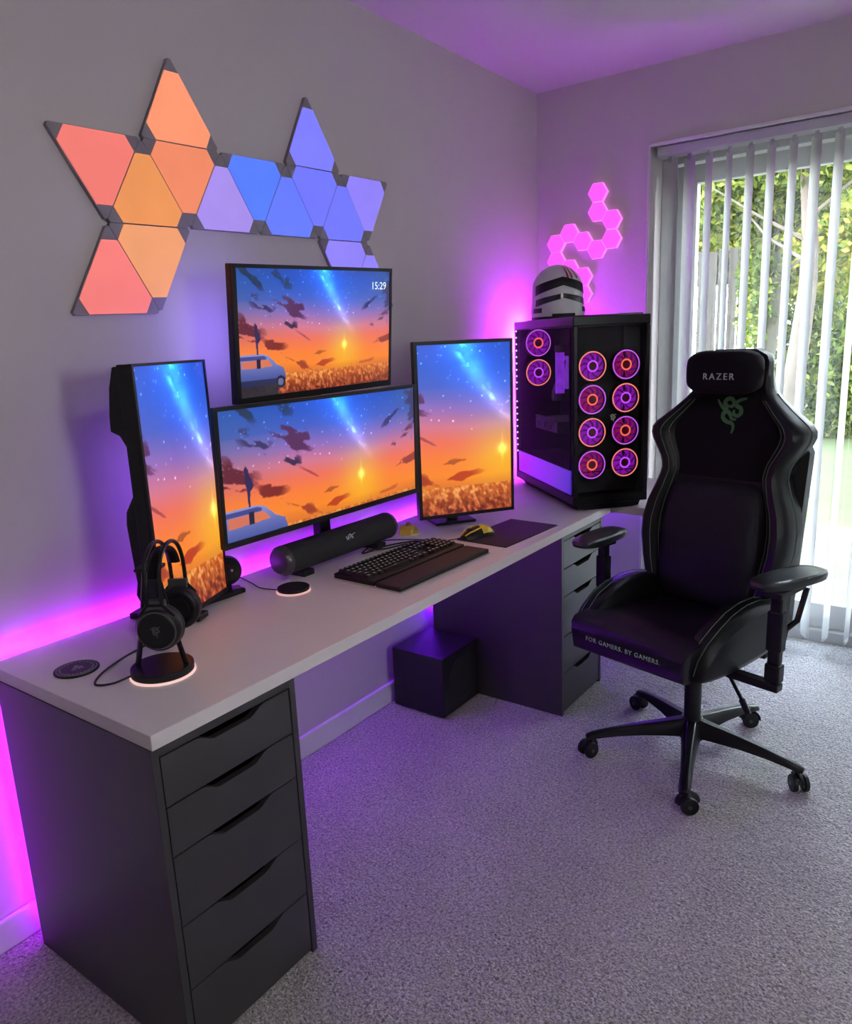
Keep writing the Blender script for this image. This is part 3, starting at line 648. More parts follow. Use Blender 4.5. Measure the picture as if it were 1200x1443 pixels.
def band(name, m, fz, a0, a1, k=1.02, n=26, par=hm):
    q = MB(); V1 = []
    for i in range(n+1):
        a = a0+(a1-a0)*i/n; lo, hi = fz(a); V1.append([q.bm.verts.new(surf(lo+(hi-lo)*j/5, a, k)) for j in range(6)])
    for i in range(n):
        for j in range(5): q.bm.faces.new((V1[i][j], V1[i+1][j], V1[i+1][j+1], V1[i][j+1]))
    return q.build(name, m, par, smooth=True)
fr = -PI/2
band('brow_band', M_blk, lambda a: (.134-.030*abs(a-fr), .170-.026*abs(a-fr)), fr-1.25, fr+1.25, 1.03)
band('visor', mat('visor_smoke', (.03, .03, .035), .12), lambda a: (.082-.026*abs(a-fr), .102-.018*abs(a-fr)), fr-1.2, fr+1.2, 1.03)
band('cheek_vent', M_blk, lambda a: (.026, .046), fr+.85, fr+1.35, 1.02, 8); band('cheek_vent', M_blk, lambda a: (.026, .046), fr-1.35, fr-.85, 1.02, 8)
band('chin_vent', M_blk, lambda a: (.002, .020), fr-.45, fr+.45, 1.025, 12)
band('neck_rim', M_blk, lambda a: (.0, .010), 0, 2*PI, 1.02, 36)
for dx in (.22, .42, .72): band('red_stripe', M_hr, lambda a: (.163, .215), fr+dx-.05, fr+dx+.05, 1.02, 4)

# ------------------------------------------------------------------ small things on the desk
# coaster
cs = empty('round_coaster', (.090, -.247, H), .6, 'round black coaster with a worn white emblem at the left end of the desk', 'coaster')
MB().cyl((0, 0, 0), (0, 0, .004), .047, seg=40).build('disc', M_blk, cs, bevel=.001, smooth=True)
MB().torus((0, 0, .0042), .041, .0011, 'z', 40, 5).build('white_rim', mat('grey_print', (.22, .22, .21), .6), cs)
q = MB(); rr_ = random.Random(4)
for k in range(26):
    a = 2*PI*k/26; q.box((.034*math.cos(a), .034*math.sin(a), .0043), (.003+.002*rr_.random(), .005, .0005), (0, 0, a+.3*rr_.random()))
q.box((0, .004, .0043), (.030, .008, .0006), (0, 0, .2)).box((.004, -.006, .0043), (.014, .012, .0006), (0, 0, .8)).box((-.010, .001, .0043), (.012, .006, .0006), (0, 0, -.5))
q.build('emblem', MATS['grey_print'], cs)
# charging puck
pk = empty('charging_puck', (.716, -.281, H), 0, 'round black puck with a pale glowing rim left of the keyboard', 'charger')
MB().cyl((0, 0, 0), (0, 0, .004), .0485, seg=40).build('rim_light', glow('rimglow', srgb(215, 165, 165), .9), pk); MB().cyl((0, 0, .004), (0, 0, .013), .0455, seg=40).build('pad', M_blk, pk, bevel=.002, smooth=True)
MB().tube(smooth_path([(-.03, .035, .006), (-.04, .09, .005), (-.02, .15, .004), (.005, .235, .004)]), .0018).build('cable', M_cable, pk, smooth=True)
# headphone stand
hsd = empty('headphone_stand', (.1815, -.430, H), 0, 'round-based black headphone stand with a glowing rim near the desk corner', 'stand')
MB().cyl((0, 0, 0), (0, 0, .004), .068, seg=48).build('rim_light', glow('rimglow2', srgb(235, 190, 185), .95), hsd)
MB().cyl((0, 0, .004), (0, 0, .020), .0655, seg=48).build('base', M_blk, hsd, bevel=.002, smooth=True)
ax = Vector((math.cos(.62), math.sin(.62), 0)); px_ = Vector((-ax.y, ax.x, 0))
bd = MB()
for s_ in (-1, 1): bd.tube([px_*(.052*s_)+Vector((0, 0, .018)), px_*(.030*s_)+Vector((0, 0, .12)), px_*(.012*s_)+Vector((0, 0, .232))], .0055, 8, flat=(1.6, .7))
bd.box((0, 0, .236), (.045, .05, .006), (0, 0, .62)); bd.build('frame', M_blk, hsd, smooth=True)
MB().tube(smooth_path([(-.058, .030, .008), (-.095, .040, .004), (-.115, .070, .003), (-.075, .110, .003), (0, .145, .003), (.08, .17, .003), (.13, .22, .003)]), .0024).build('cable', M_cable, hsd, smooth=True)
# headphones hanging on it
hpn = empty('headphones', (.196, -.458, H+.138), .62, 'black over-ear headphones hanging on the stand', 'headphones')
# local: x = axis between cups, z up
hd = MB(); hd2 = MB()
arc = lambda R, z0, z1: [(R*math.cos(a), 0, z0+(z1-z0)*math.sin(a)) for a in [PI*k/20 for k in range(21)]]
arcp = lambda hw, top: [(hw*math.cos(PI*k/24)*(1.0 if True else 1), 0, .045+(top-.045)*math.sin(PI*k/24)**.62) for k in range(25)]
for oy in (-.015, .015): hd.tube([(x, oy, z) for x, y, z in arcp(.076, .152)], .0045, 8)
hd.build('headband_frame', M_metal, hpn, smooth=True)
hd2.tube([(x*.90, 0, z-.012) for x, y, z in arcp(.076, .152)][3:-3], .013, 10, flat=(1.0, .35)); hd2.build('headband_cushion', M_leather, hpn, smooth=True)
for s_ in (-1, 1):
    MB().b2((.070*s_-.006, -.021, .030), (.070*s_+.006, .021, .052)).build('hinge', M_grey, hpn, bevel=.002)
    MB().tube([(.069*s_, -.030, .0), (.072*s_, -.034, .02), (.074*s_, -.015, .042), (.074*s_, .015, .042), (.072*s_, .034, .02), (.069*s_, .030, .0)], .004, 8).build('yoke', M_metal, hpn, smooth=True)
    RM = Matrix.Rotation(s_*PI/2, 4, 'Y') @ Matrix.Rotation(0, 4, 'X')
    c_ = MB().lathe([(.040, -.028), (.046, -.022), (.047, -.006), (.046, .0), (.044, .004), (.038, .010), (.036, .0125), (.001, .0115)], (.072*s_, 0, -.010), 36, RM).build('ear_cup', M_blk, hpn, smooth=True)
    MB().torus((.072*s_+.009*s_, 0, -.010), .0385, .0016, 'x', 40, 6).build('rim', M_grey, c_, smooth=True)
    MB().torus((.072*s_-.020*s_, 0, -.010), .035, .013, 'x', 36, 10).build('ear_cushion', M_leather, hpn, smooth=True)
    emblem('cup_emblem', mat('dim_print', (.10, .10, .10), .4), c_, Matrix.Translation((.0855*s_, 0, -.010)) @ Matrix.Rotation(-s_*-PI/2, 4, 'Z'), .010)

# soundbar
sb = empty('soundbar', (1.012, -.188, H), math.radians(-.5), 'black cylindrical soundbar lying in front of the monitor pole', 'speaker')
RB = Matrix.Rotation(PI/2, 4, 'Y')
mb = MB(); oct_ = [(.047*math.cos(a), .047*math.sin(a)*.95) for a in [PI/8*k+PI/16 for k in range(16)]]
mb.rings([[Vector((x, a*k_, b*k_+.060)) for a, b in oct_] for x, k_ in ((-.235, 1), (.235, 1))]); mb.build('grille', mat('speaker_cloth', (.012, .014, .015), .75, bump=.6, bscale=900), sb, smooth=True)
for s_ in (-1, 1):
    e_ = MB(); e_.rings([[Vector((x, a*k_, b*k_+.060)) for a, b in oct_] for x, k_ in ((.235*s_, 1.02), (.245*s_, 1.0), (.258*s_, .80), (.26*s_, .6))]); e_.build('end_cap', mat('cap_grey', (.06, .055, .06), .3), sb, smooth=True)
    MB().box((.17*s_, 0, .009), (.045, .07, .018)).build('foot', M_blk, sb, bevel=.003)
emblem('emblem', mat('badge_silver', (.45, .47, .47), .35), sb, Matrix.Translation((.005, -.0435, .070)) @ Matrix.Rotation(.25, 4, 'X'), .021)
MB().tube(smooth_path([(.10, -.035, .012), (.16, -.055, .004), (.23, -.075, .003), (.30, -.10, .003)]), .0025).build('cable', M_cable, sb, smooth=True)

# keyboard
kb = empty('keyboard', (1.070, -.425, H), math.radians(-1.5), 'black mechanical keyboard with a black wrist rest, lit key legends', 'keyboard')
MB().prism([(-.225, .004), (.225, .004), (.225, .020), (-.225, .020)], -.050, .105).build('body', M_blk, kb, bevel=.003)
M_rimg = glow('keyrim', srgb(120, 105, 105), .45)
MB().b2((-.227, -.052, .001), (.227, .104, .0045)).build('light_rim', M_rimg, kb)
mk = None
wds = {0: [1]*15, 1: [1]*13+[2], 2: [1.5]+[1]*12+[1.5], 3: [1.75]+[1]*11+[2.25], 4: [2.25]+[1]*10+[2.75], 5: [1.25, 1.25, 1.25, 6.25, 1.25, 1.25, 1.25, 1.25]}
U_ = .0190; keymesh = {}
def key(x, y, z, w_):
    k_ = round(w_, 2)
    if k_ not in keymesh:
        q = MB(); a = w_*U_/2-.0010; b = U_/2-.0010
        q.rings([[(-a, -b, 0), (a, -b, 0), (a, b, 0), (-a, b, 0)], [(-a+.002, -b+.0015, .009), (a-.002, -b+.0015, .009), (a-.002, b-.003, .009), (-a+.002, b-.003, .009)]])
        o = q.build('keycap', M_keys, kb); keymesh[k_] = o.data
        l = MB().b2((-.0024, -.0024, .0091), (.0024, .0024, .0094)).build('legend', glow('legend', (.22, .21, .20), .8), o); keymesh['l'] = l.data
    else:
        o = bpy.data.objects.new('keycap', keymesh[k_]); COL.objects.link(o); o.parent = kb
        l = bpy.data.objects.new('legend', keymesh['l']); COL.objects.link(l); l.parent = o
    o.location = (x, y, z)
for r in range(6):
    y = .085-(r*U_+(.006 if r > 0 else 0)); z = .020+.001*(5-r)*.6; x = -.218
    for w_ in wds[r]:
        key(x+w_*U_/2, y, z, w_); x += w_*U_
    x = -.218+15*U_+.006
    for k in range(3):
        if r in (0, 1, 2) or (r == 5) or (r == 4 and k == 1): key(x+U_/2+k*U_, y, z, 1)
    x += 3*U_+.006
    for k in range(4):
        if r > 0 and x+U_*(k+1) < .222: key(x+U_/2+k*U_, y, z, 1)
wr = MB().prism([(-.225, .002), (.225, .002), (.225, .017), (-.225, .017)], -.146, -.055).build('wrist_rest', mat('wrist_leather', (.012, .012, .013), .6, bump=.2), kb, bevel=.005)
MB().b2((-.226, -.148, .001), (.226, -.054, .0035)).build('rest_rim', MATS['keyrim'], kb)
MB().tube(smooth_path([(.20, .100, .012), (.215, .15, .006), (.14, .20, .003), (.02, .215, .003), (.20, .28, .003)]), .0026).build('cable', M_cable, kb, smooth=True)

# mouse pad, mouse, dock
mp = MB().prism([(-.172, 0), (.172, 0), (.172, .003), (-.172, .003)], -.108, .092).build('mouse_pad', mat('pad_cloth', (.022, .013, .022), .7, var=.2, vscale=40, bump=.3, bscale=900), bevel=.001, loc=(1.550, -.492, H), rot=(0, 0, math.radians(-3)))
tag(mp, 'dark rectangular mouse pad right of the keyboard', 'mouse pad')
ms = empty('mouse', (1.452, -.432, H+.003), math.radians(-20), 'yellow and black computer mouse on the dark pad', 'mouse')
def mring(x, w_, h_): return [(x, w_*math.cos(a), max(0.001, h_*math.sin(a))) for a in [PI*k/14 for k in range(15)]]
MB().rings([mring(-.062, .018, .012), mring(-.045, .027, .022), mring(-.01, .031, .034), (mring(.02, .031, .038)), mring(.045, .029, .030), mring(.062, .018, .014)]).build('shell', M_blk, ms, smooth=True)
q = MB(); q.rings([[(x, w_*math.cos(a), h_*math.sin(a)+.0012) for a in [PI*(.12+.76*k/10) for k in range(11)]]+[(x, .97*w_*math.cos(a), h_*math.sin(a)*.96) for a in [PI*(.88-.76*k/10) for k in range(11)]] for x, w_, h_ in ((.005, .0315, .037), (.02, .0315, .0385), (.045, .0295, .0305), (.061, .019, .015))]); q.build('yellow_back', M_yel, ms, smooth=True)
q = MB()
for s_ in (-1, 1): q.tube([(-.060, .010*s_, .0125), (-.045, .017*s_, .0225), (-.012, .021*s_, .031), (.0, .02*s_, .0335)], .0030, 6)
q.build('yellow_button_edges', M_yel, ms, smooth=True)
MB().cyl((-.035, -.004, .024), (-.035, .004, .024), .010, seg=14).build('scroll_wheel', M_blk, ms)
MB().tube(smooth_path([(-.060, 0, .008), (-.11, .01, .004), (-.15, .055, .003), (-.21, .12, .003), (-.28, .17, .003)]), .0018).build('cable', M_cable, ms, smooth=True)
dc = empty('mouse_dock', (1.385, -.182, H), .3, 'small yellow mouse cord holder behind the keyboard', 'dock')
MB().prism([(-.038, 0), (.038, 0), (.028, .018), (.010, .030), (-.014, .028), (-.028, .016)], -.026, .026).build('body', M_yel, dc, bevel=.005)
MB().cyl((0, 0, .026), (0, 0, .040), .012, .006).build('cable_clip', mat('dark_yellow', (.35, .24, .02), .4), dc); MB().cyl((0, 0, 0), (0, 0, .003), .040).build('foot', mat('pale_yellow', (.7, .6, .3), .4), dc)

# subwoofer under the desk
sw = empty('subwoofer', (1.552, -.158, 0), 0, 'black box subwoofer on the carpet under the desk', 'subwoofer')
MB().b2((-.124, -.120, .008), (.124, .118, .245)).build('cabinet', mat('sub_black', (.008, .008, .010), .45), sw, bevel=.003)
for x in (-.1, .1):
    for y in (-.095, .095): MB().cyl((x, y, 0), (x, y, .008), .012).build('foot', M_blk, sw)
MB().cyl((0, -.1205, .13), (0, -.116, .13), .085, seg=36).build('driver', M_blkm, sw)

# ------------------------------------------------------------------ chair
ch = empty('gaming_chair', (1.667, -1.122, 0), math.radians(-105), 'black gaming chair with green stitching standing in front of the window', 'chair')
OX = -.060
# star base
sbm = MB(); CR = .333
for k in range(5):
    a = math.radians(121.5+72*k+105); d = Vector((math.cos(a), math.sin(a), 0)); e = Vector((-d.y, d.x, 0)); rs = []
    for t, z, wd, ht in ((.02, .110, .030, .032), (.08, .106, .026, .026), (.16, .100, .021, .020), (.24, .090, .0175, .015), (.30, .080, .017, .012), (.335, .072, .0165, .010), (.350, .068, .012, .007)):
        c0 = d*t+Vector((0, 0, z)); rs.append([c0+e*wd*1.12*sx0+Vector((0, 0, ht*sz0)) for sx0, sz0 in ((-1, -.8), (-.75, .55), (-.4, 1), (.4, 1), (.75, .55), (1, -.8))])
    sbm.rings(rs)
sbm.cyl((0, 0, .068), (0, 0, .142), .040, .034, 28)
sbm.build('star_base', M_metal, ch, bevel=.002, smooth=True)
for k in range(5):
    a = math.radians(121.5+72*k+105); d = Vector((math.cos(a), math.sin(a), 0)); c0 = d*CR
    sw_ = a + [.6, 1.9, -.9, 2.4, .2][k]; v = Vector((math.cos(sw_), math.sin(sw_), 0)); n_ = Vector((-v.y, v.x, 0)); cc = c0+v*.012
    cs_ = MB().cyl(c0+Vector((0, 0, .040)), c0+Vector((0, 0, .072)), .009, seg=12)
    arcs = [cc+v*(.0305*math.cos(b))+Vector((0, 0, .0275+.0305*math.sin(b))) for b in [PI*j/8+.1 for j in range(9)]]
    cs_.tube(arcs, .009, 6, flat=(1.3, .35)); cst = cs_.build('castor', M_blk, ch, smooth=True)
    for s_ in (-1, 1): MB().cyl(cc+n_*(.010*s_)+Vector((0, 0, .0275)), cc+n_*(.024*s_)+Vector((0, 0, .0275)), .0270, seg=24).build('wheel', M_blk, cst, bevel=.003, smooth=True)
    MB().cyl(cc-n_*.026+Vector((0, 0, .0275)), cc+n_*.026+Vector((0, 0, .0275)), .006, seg=10).build('axle', M_grey, cst)
MB().cyl((0, 0, .14), (0, 0, .30), .027, .027, 24).cyl((0, 0, .28), (0, 0, .36), .034, .040, 24).build('gas_lift', M_blk, ch, smooth=True)
MB().b2((-.10, -.13, .355), (.08, .14, .385)).b2((-.20, -.16, .383), (.10, .15, .396)).build('tilt_mechanism', M_metal, ch, bevel=.006)
MB().tube([(.06, -.02, .365), (.16, -.06, .355), (.235, -.115, .315)], .006, 8).cyl((.225, -.108, .32), (.262, -.135, .295), .010, .009, 10).build('tilt_lever', M_blk, ch, smooth=True)
# seat cushion
def sring(y, z0, z1, hw, crown):
    n = 14; top = [Vector((OX+hw*(-1+2*i/n), y, z1+crown*(1-(2*i/n-1)**2))) for i in range(n+1)]
    return top + [Vector((OX+hw*.96, y, z0)), Vector((OX-hw*.96, y, z0))]
rs = [sring(y, z0, z1, hw, cr_) for y, z0, z1, hw, cr_ in ((-.292, .425, .452, .190, .000), (-.300, .412, .468, .205, .004), (-.292, .402, .488, .212, .010), (-.270, .398, .502, .216, .012), (-.20, .396, .508, .216, .010), (-.05, .396, .498, .214, .004), (.10, .396, .492, .212, .0), (.20, .400, .490, .205, .0))]
MB().rings(rs).build('seat', mat('seat_leather', (.007, .005, .010), .34, spec=.35, var=.15, vscale=25, bump=.25, bscale=450), ch, smooth=True)
# side wings of the seat
for s_ in (-1, 1):
    ysn = [(-.262, .398, .425), (-.250, .395, .470), (-.215, .393, .510), (-.16, .392, .545), (-.09, .392, .570), (-.01, .392, .582), (.07, .394, .578), (.15, .400, .560), (.22, .41, .53)]
    rs = []
    for i, (y, z0, z1) in enumerate(ysn):
        ow = .222+.050*math.sin(PI*min(1, (i+1)/6)/2); iw = .155; t_ = min(.022, (z1-z0)*.4)
        rs.append([Vector((OX+s_*x, y, z)) for x, z in ((iw, z0), (iw, z1-t_*1.6), (iw+.020, z1-.004), (iw+.040, z1), (ow-.022, z1-.006), (ow-.004, z1-t_), (ow, (z0+z1)/2+.01), (ow-.006, z0+.012), (ow-.020, z0))])
    wg = MB().rings(rs).build('seat_wing', M_leather, ch, smooth=True, subsurf=1)
    for off_ in (.036, .060):
        MB().tube([Vector((OX+s_*(.155+off_+(.018*min(1, i/3))), y-.0005, z1+.0002-(.002 if off_ > .05 else 0))) for i, (y, z0, z1) in enumerate(ysn[:-1])], .0013, 5).build('stitch_line', M_stitch, wg, smooth=True)
text_obj('FOR GAMERS. BY GAMERS.', 'seat_lettering', .0205, M_grn_print, ch, Matrix.Translation((OX-.006, -.3035, .450)) @ Matrix.Rotation(PI/2, 4, 'X'), .0006, 1.15)
# backrest
BW = [(.40, .165), (.46, .190), (.54, .222), (.62, .246), (.70, .262), (.76, .262), (.82, .250), (.88, .226), (.93, .210), (.97, .218), (1.01, .245), (1.045, .266), (1.07, .268), (1.095, .250), (1.13, .205), (1.17, .160), (1.20, .132), (1.25, .122), (1.30, .118), (1.325, .100), (1.332, .07)]
def bw(z): return float(np.interp(z, [a for a, _ in BW], [b for _, b in BW]))
def byf(z): return .150+.15*(z-.5)+(.05*(max(0, .55-z))**1.0)
prof_u = [-1, -.97, -.92, -.84, -.76, -.70, -.62, -.35, 0, .35, .62, .70, .76, .84, .92, .97, 1]
def fy(u, z):   # forward bulge of the side wings
    wing = .052*float(np.interp(z, [.4, .55, .75, .95, 1.07, 1.18, 1.3], [.6, .9, 1.0, .75, .9, .3, 0]))
    a = abs(u); b = float(np.interp(a, [0, .62, .70, .76, .84, .92, .97, 1], [0, 0, .15, .55, .95, 1, .75, .25])); return -wing*b
rs = []
for z in np.linspace(.40, 1.332, 48):
    hw = bw(z); yf = byf(z); th = .100 if z < 1.1 else .100-.05*min(1, (z-1.1)/.15)
    ring = [Vector((OX+hw*u, yf+fy(u, z), z)) for u in prof_u]
    ring += [Vector((OX+hw*1.0, yf+.03, z)), Vector((OX+hw*.99, yf+th*.8, z)), Vector((OX+hw*.90, yf+th, z)), Vector((OX, yf+th+.008, z)), Vector((OX-hw*.90, yf+th, z)), Vector((OX-hw*.99, yf+th*.8, z)), Vector((OX-hw*1.0, yf+.03, z))]
    rs.append(ring)
MB().rings(rs).build('backrest', M_leather, ch, smooth=True)
rs = []
for z in np.linspace(.385, 1.10, 16):
    k_ = 1-max(0, (z-1.0)/.10)**2*.35-max(0, (.44-z)/.055)**2*.12; hw = .246*k_; y0 = byf(min(z, 1.0))+.085
    rs.append([Vector((OX+hw*x, y0+y, z)) for x, y in ((-1, 0), (-1, .035), (-.9, .055), (0, .062), (.9, .055), (1, .035), (1, 0))])
MB().rings(rs).build('rear_shell', mat('leather_window_sheen', (.03, .03, .028), .28, var=.1, vscale=20, bump=.2, bscale=450), ch, smooth=True)  # leather colour lightened to carry the window light on the rear edge
# velour centre panel
q = MB(); rs = []
for z in np.linspace(.915, 1.20, 14):
    hw = bw(z)*.70; yf = byf(z)-.006
    rs.append([Vector((OX+hw*u, yf-.006*(1-u*u), z)) for u in np.linspace(-1, 1, 11)]+[Vector((OX+hw*u, yf+.01, z)) for u in np.linspace(1, -1, 5)])
q.rings(rs).build('upper_panel', M_fabric, ch, smooth=True)
# lumbar cushion
q = MB(); rs = []
for z in np.linspace(.47, .905, 22):
    k_ = (z-.47)/.435; e_ = max(0, 1-abs(2*k_-1)**6)**.5; hw = (.182+.006*math.sin(PI*k_))*(1-(1-e_)*.35); yf = byf(z); bl_ = .045*e_+.02*math.sin(PI*k_)
    rs.append([Vector((OX+hw*u, yf-.002-bl_*max(0, (1-abs(u)**5))**.5, z)) for u in np.linspace(-1, 1, 17)]+[Vector((OX+hw*u, yf+.012, z)) for u in np.linspace(1, -1, 5)])
M_lumb = mat('lumbar_cloth', (.011, .009, .016), .6, spec=.25, var=.25, vscale=70, bump=.5, bscale=300)
q.rings(rs).build('lumbar_cushion', M_lumb, ch, smooth=True)
# stitching on the back wings
for s_ in (-1, 1):
    for u in (.74, .82):
        MB().tube([Vector((OX+s_*bw(z)*u, byf(z)+fy(u, z)-.0012, z)) for z in np.linspace(.50, 1.17, 40)], .0013, 5).build('stitch_line', M_stitch, ch, smooth=True)
    MB().tube([Vector((OX+s_*(bw(z)*1.0+.0006), byf(z)+.035, z)) for z in np.linspace(.45, 1.19, 40)], .0016, 5).build('piping', M_stitch, ch, smooth=True)
# head pillow
q = MB(); rs = []; n = 28
for i, x in enumerate(np.linspace(-1, 1, 17)):
    k_ = max(0, 1-abs(x)**5)**.5*.93+.07; hh, dd = .070*k_, .048*k_
    rs.append([Vector((OX+.004+.132*x, .205+dd*math.copysign(abs(math.cos(a))**.7, math.cos(a)), 1.262+hh*math.copysign(abs(math.sin(a))**.6, math.sin(a))+.03*dd*math.cos(a))) for a in [2*PI*j/n for j in range(n)]])
q.rings(rs).build('head_pillow', M_fabric, ch, smooth=True)
text_obj('RAZER', 'pillow_lettering', .029, M_white, ch, Matrix.Translation((OX+.012, .1545, 1.250)) @ Matrix.Rotation(PI/2, 4, 'X'), .0010, 1.35)
emblem('back_emblem', M_green, ch, Matrix.Translation((OX+.020, byf(1.13)-.0155, 1.128)) @ Matrix.Rotation(-.12, 4, 'X'), .050)
# recliner brackets and rear shell
for s_ in (-1, 1): MB().prism([(.10, .37), (.24, .39), (.27, .46), (.245, .58), (.20, .60), (.17, .50), (.10, .42)], OX+s_*.215, OX+s_*.245, Matrix(((0, 1, 0, 0), (1, 0, 0, 0), (0, 0, 1, 0), (0, 0, 0, 1)))).build('recliner_bracket', M_blk, ch, bevel=.006)
MB().tube([(.215, .13, .46), (.245, .17, .50), (.250, .21, .60)], .009, 8).build('recliner_lever', M_gloss, ch, smooth=True)
# arm rests
def arm(cx, cy, px, py, yaw_, s_):
    a = MB().b2((px-.022, py-.018, .405), (px+.022, py+.018, .46)).b2((px-.017, py-.014, .46), (px+.017, py+.014, .665)).b2((px-.022, py-.018, .50), (px+.022, py+.018, .62)).build('arm_post', M_metal, ch, bevel=.005)
    MB().b2((min(OX+s_*.10, px+s_*.02), py-.018, .378), (max(OX+s_*.10, px+s_*.02), py+.018, .402)).build('arm_bracket', M_metal, a, bevel=.004)
    MB().box((px*.5+cx*.5, py*.5+cy*.5, .670), (.06, max(.09, abs(py-cy)+.06), .018)).build('pad_carrier', M_blk, a, bevel=.004)
    R_ = Matrix.Translation((cx, cy, .692)) @ Matrix.Rotation(yaw_, 4, 'Z'); rs = []
    out = lambda k: [(k*.054*math.copysign(abs(math.cos(b))**.65, math.cos(b)), k*.137*math.copysign(abs(math.sin(b))**.65, math.sin(b))) for b in [2*PI*j/32 for j in range(32)]]
    for k, z in ((.86, -.016), (.97, -.012), (1.0, -.002), (.97, .008), (.86, .013), (.60, .0125), (.2, .011)): rs.append([R_ @ Vector((x, y, z)) for x, y in out(k)])
    MB().rings(rs).build('arm_pad', mat('arm_pad_rubber', (.022, .024, .028), .33), a, smooth=True)
arm(.292, -.005, .308, -.095, math.radians(-12), 1)
arm(-.390, .005, -.385, .020, math.radians(6), -1)

# ------------------------------------------------------------------ garden behind the door
struct(MB().b2((3.0, -14, -.30), (5.6, 10, -.10)).build('patio', mat('paving_stone', (.06, .048, .030), .9, var=.2, vscale=2, bump=.4)))
lw = struct(MB().b2((5.6, -30, -.30), (40, 30, -.10)).build('lawn', mat('lawn_grass', (.045, .058, .010), .9, var=.5, vscale=6, bump=1, bscale=40)))
fn_ = empty('wooden_fence', (9, 3.4, -.10), 0, 'weathered vertical-board wooden fence at the end of the garden', 'fence')
M_fence = mat('fence_wood', (.042, .036, .032), .9, var=.4, vscale=8)
base = None
for k in range(25):
    y = -k*.118
    if base is None: base = MB().b2((-.01, -.05, 0), (.01, .05, 2.40)).build('board', M_fence, fn_); o = base
    else: o = bpy.data.objects.new('board', base.data); COL.objects.link(o); o.parent = fn_
    o.location = (random.uniform(-.008, .008), y, random.uniform(-.02, .02))
for z in (.4, 2.0): MB().b2((.012, -2.88, z), (.05, .1, z+.08)).build('rail', M_fence, fn_)
def leaves(name, blobs, n, size, cols, parent, seed=0):
    rs = np.random.RandomState(seed); wts = np.array([b[1][0]*b[1][1]*b[1][2] for b in blobs]); idx = rs.choice(len(blobs), n, p=wts/wts.sum())
    C = np.array([b[0] for b in blobs])[idx]; Rr = np.array([b[1] for b in blobs])[idx]
    d = rs.normal(size=(n, 3)); d /= np.linalg.norm(d, axis=1)[:, None]; P = C+d*Rr*(rs.rand(n, 1)**.45)
    u = rs.normal(size=(n, 3)); u /= np.linalg.norm(u, axis=1)[:, None]; v = np.cross(u, rs.normal(size=(n, 3))); v /= np.linalg.norm(v, axis=1)[:, None]
    s = size*(.6+.8*rs.rand(n, 1)); V_ = np.stack([P-u*s, P+v*s*.45, P+u*s, P-v*s*.45], 1).reshape(-1, 3)
    me = bpy.data.meshes.new(name); me.from_pydata(V_.tolist(), [], np.arange(4*n).reshape(n, 4).tolist())
    col = np.array(cols)[rs.randint(len(cols), size=n)]*(.7+.6*rs.rand(n, 1)); col = np.repeat(col, 4, 0)
    at = me.color_attributes.new('tone', 'FLOAT_COLOR', 'POINT'); at.data.foreach_set('color', np.concatenate([col, np.ones((4*n, 1))], 1).ravel())
    me.materials.append(vcol_mat('leaf_tone', 'tone', leaf=True)); o = bpy.data.objects.new(name, me); COL.objects.link(o); o.parent = parent; o['kind'] = 'stuff'; return o
YG = [(.27, .27, .035), (.18, .21, .03), (.38, .33, .07), (.12, .16, .025)]; DG = [(.03, .055, .012), (.055, .085, .02), (.015, .03, .008)]; BG_ = [(.11, .16, .025), (.20, .22, .05), (.045, .07, .018)]
M_bark = mat('pale_bark', (.075, .060, .048), .9, var=.5, vscale=9, bump=1, bscale=30); M_bark2 = mat('dark_bark', (.04, .035, .022), .9, var=.4, vscale=9, bump=1)
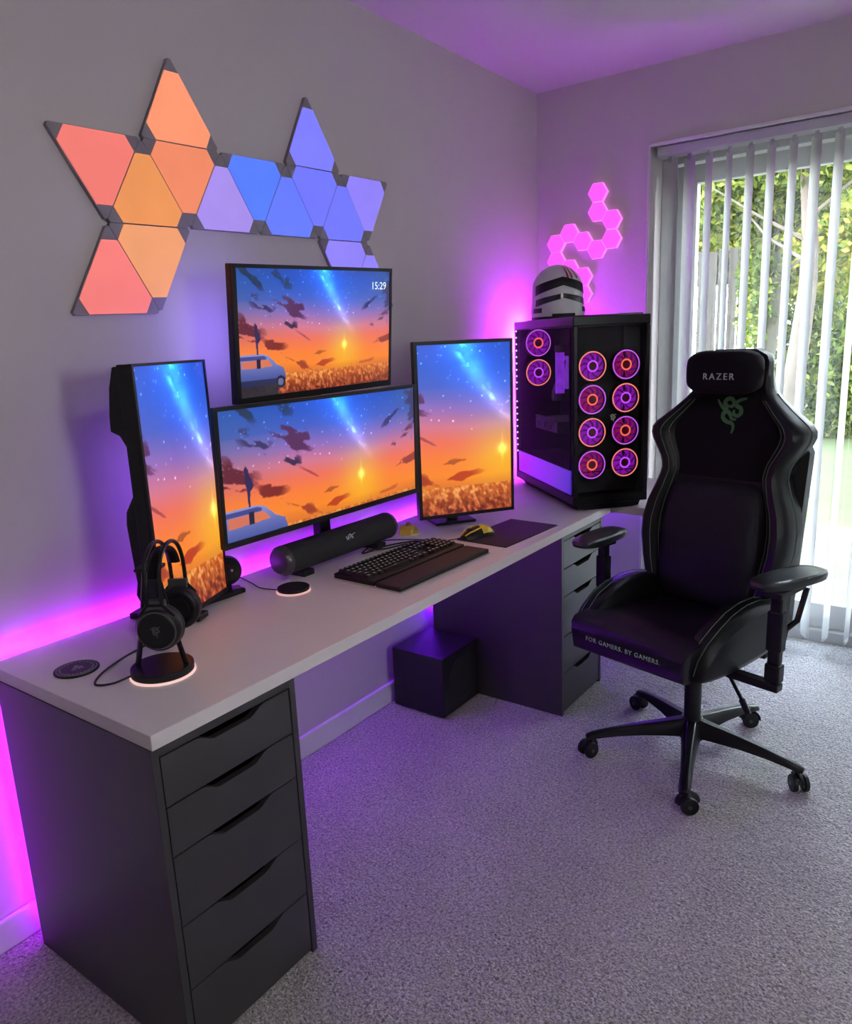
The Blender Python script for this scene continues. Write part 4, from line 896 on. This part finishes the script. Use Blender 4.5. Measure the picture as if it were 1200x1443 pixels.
def tree(x, y, r, h, mt, blobs, n, size, cols, label, seed, lean=0.0):
    t = empty('tree', (x, y, -.10), 0, label, 'tree')
    rs = [(lean*(k/8)**1.5+.03*math.sin(k*1.3), .04*math.sin(k*.9), h*k/8) for k in range(9)]
    q = MB(); q.tube(rs, [r*(1-.5*k/8) for k in range(9)], 12)
    rnd = random.Random(seed)
    for k in range(5):
        z = h*(.70+.055*k); a = rnd.uniform(0, 6.28); L_ = rnd.uniform(.5, 1.1)
        q.tube([(0, 0, z), (L_*.5*math.cos(a), L_*.5*math.sin(a), z+.25), (L_*math.cos(a), L_*math.sin(a), z+.35+rnd.random()*.4)], [.018, .012, .006], 6)
    q.build('trunk', mt, t, smooth=True); leaves('foliage', blobs, n, size, cols, t, seed); return t
tree(6.6, -.50, .105, 2.9, M_bark, [((0, -.5, 3.05), (1.2, 1.2, .5)), ((.6, -.9, 2.3), (.8, .45, .8))], 12000, .045, BG_, 'pale-barked tree nearest the patio door', 1)
tree(7.8, .02, .12, 2.7, M_bark2, [((0, .2, 2.85), (1.0, .9, .45)), ((.1, .1, 1.9), (.45, .22, 1.0))], 14000, .045, BG_, 'darker ivy-clad tree between the fence and the pale tree', 2)
tree(10.2, 1.9, .15, 2.8, M_bark2, [((0, .3, 2.75), (1.0, 2.2, .75)), ((0, -1.7, 2.6), (1.0, 1.2, .8))], 36000, .055, YG, 'yellow-green tree rising above the wooden fence', 3)
def bush(x, y, blobs, n, size, cols, label, seed):
    t = empty('bush', (x, y, -.10), 0, label, 'bush'); q = MB()
    for k in range(5): q.tube([(0, 0, 0), (.15*math.cos(k*1.3), .15*math.sin(k*1.3), .5), (.3*math.cos(k*1.3), .3*math.sin(k*1.3), .9)], [.02, .015, .008], 6)
    q.build('stem', M_bark2, t); leaves('foliage', blobs, n, size, cols, t, seed)
bush(10.9, -.15, [((0, 0, .8), (.7, .9, .9)), ((0, .2, 1.6), (.5, .5, .6))], 12000, .05, BG_, 'bright green bush behind the pale tree', 4)
bush(12.6, -1.3, [((0, 0, .7), (.8, 1.3, .8)), ((0, .3, 1.3), (.6, .9, .6))], 14000, .05, DG, 'dark green hedge bush at the right of the lawn', 5)
bush(14.6, -1.0, [((0, 0, 2.1), (.8, 1.5, 1.1)), ((0, 1.0, 2.0), (.8, .9, 1.0))], 16000, .055, YG, 'tall pale green shrub behind the hedge bush', 6)
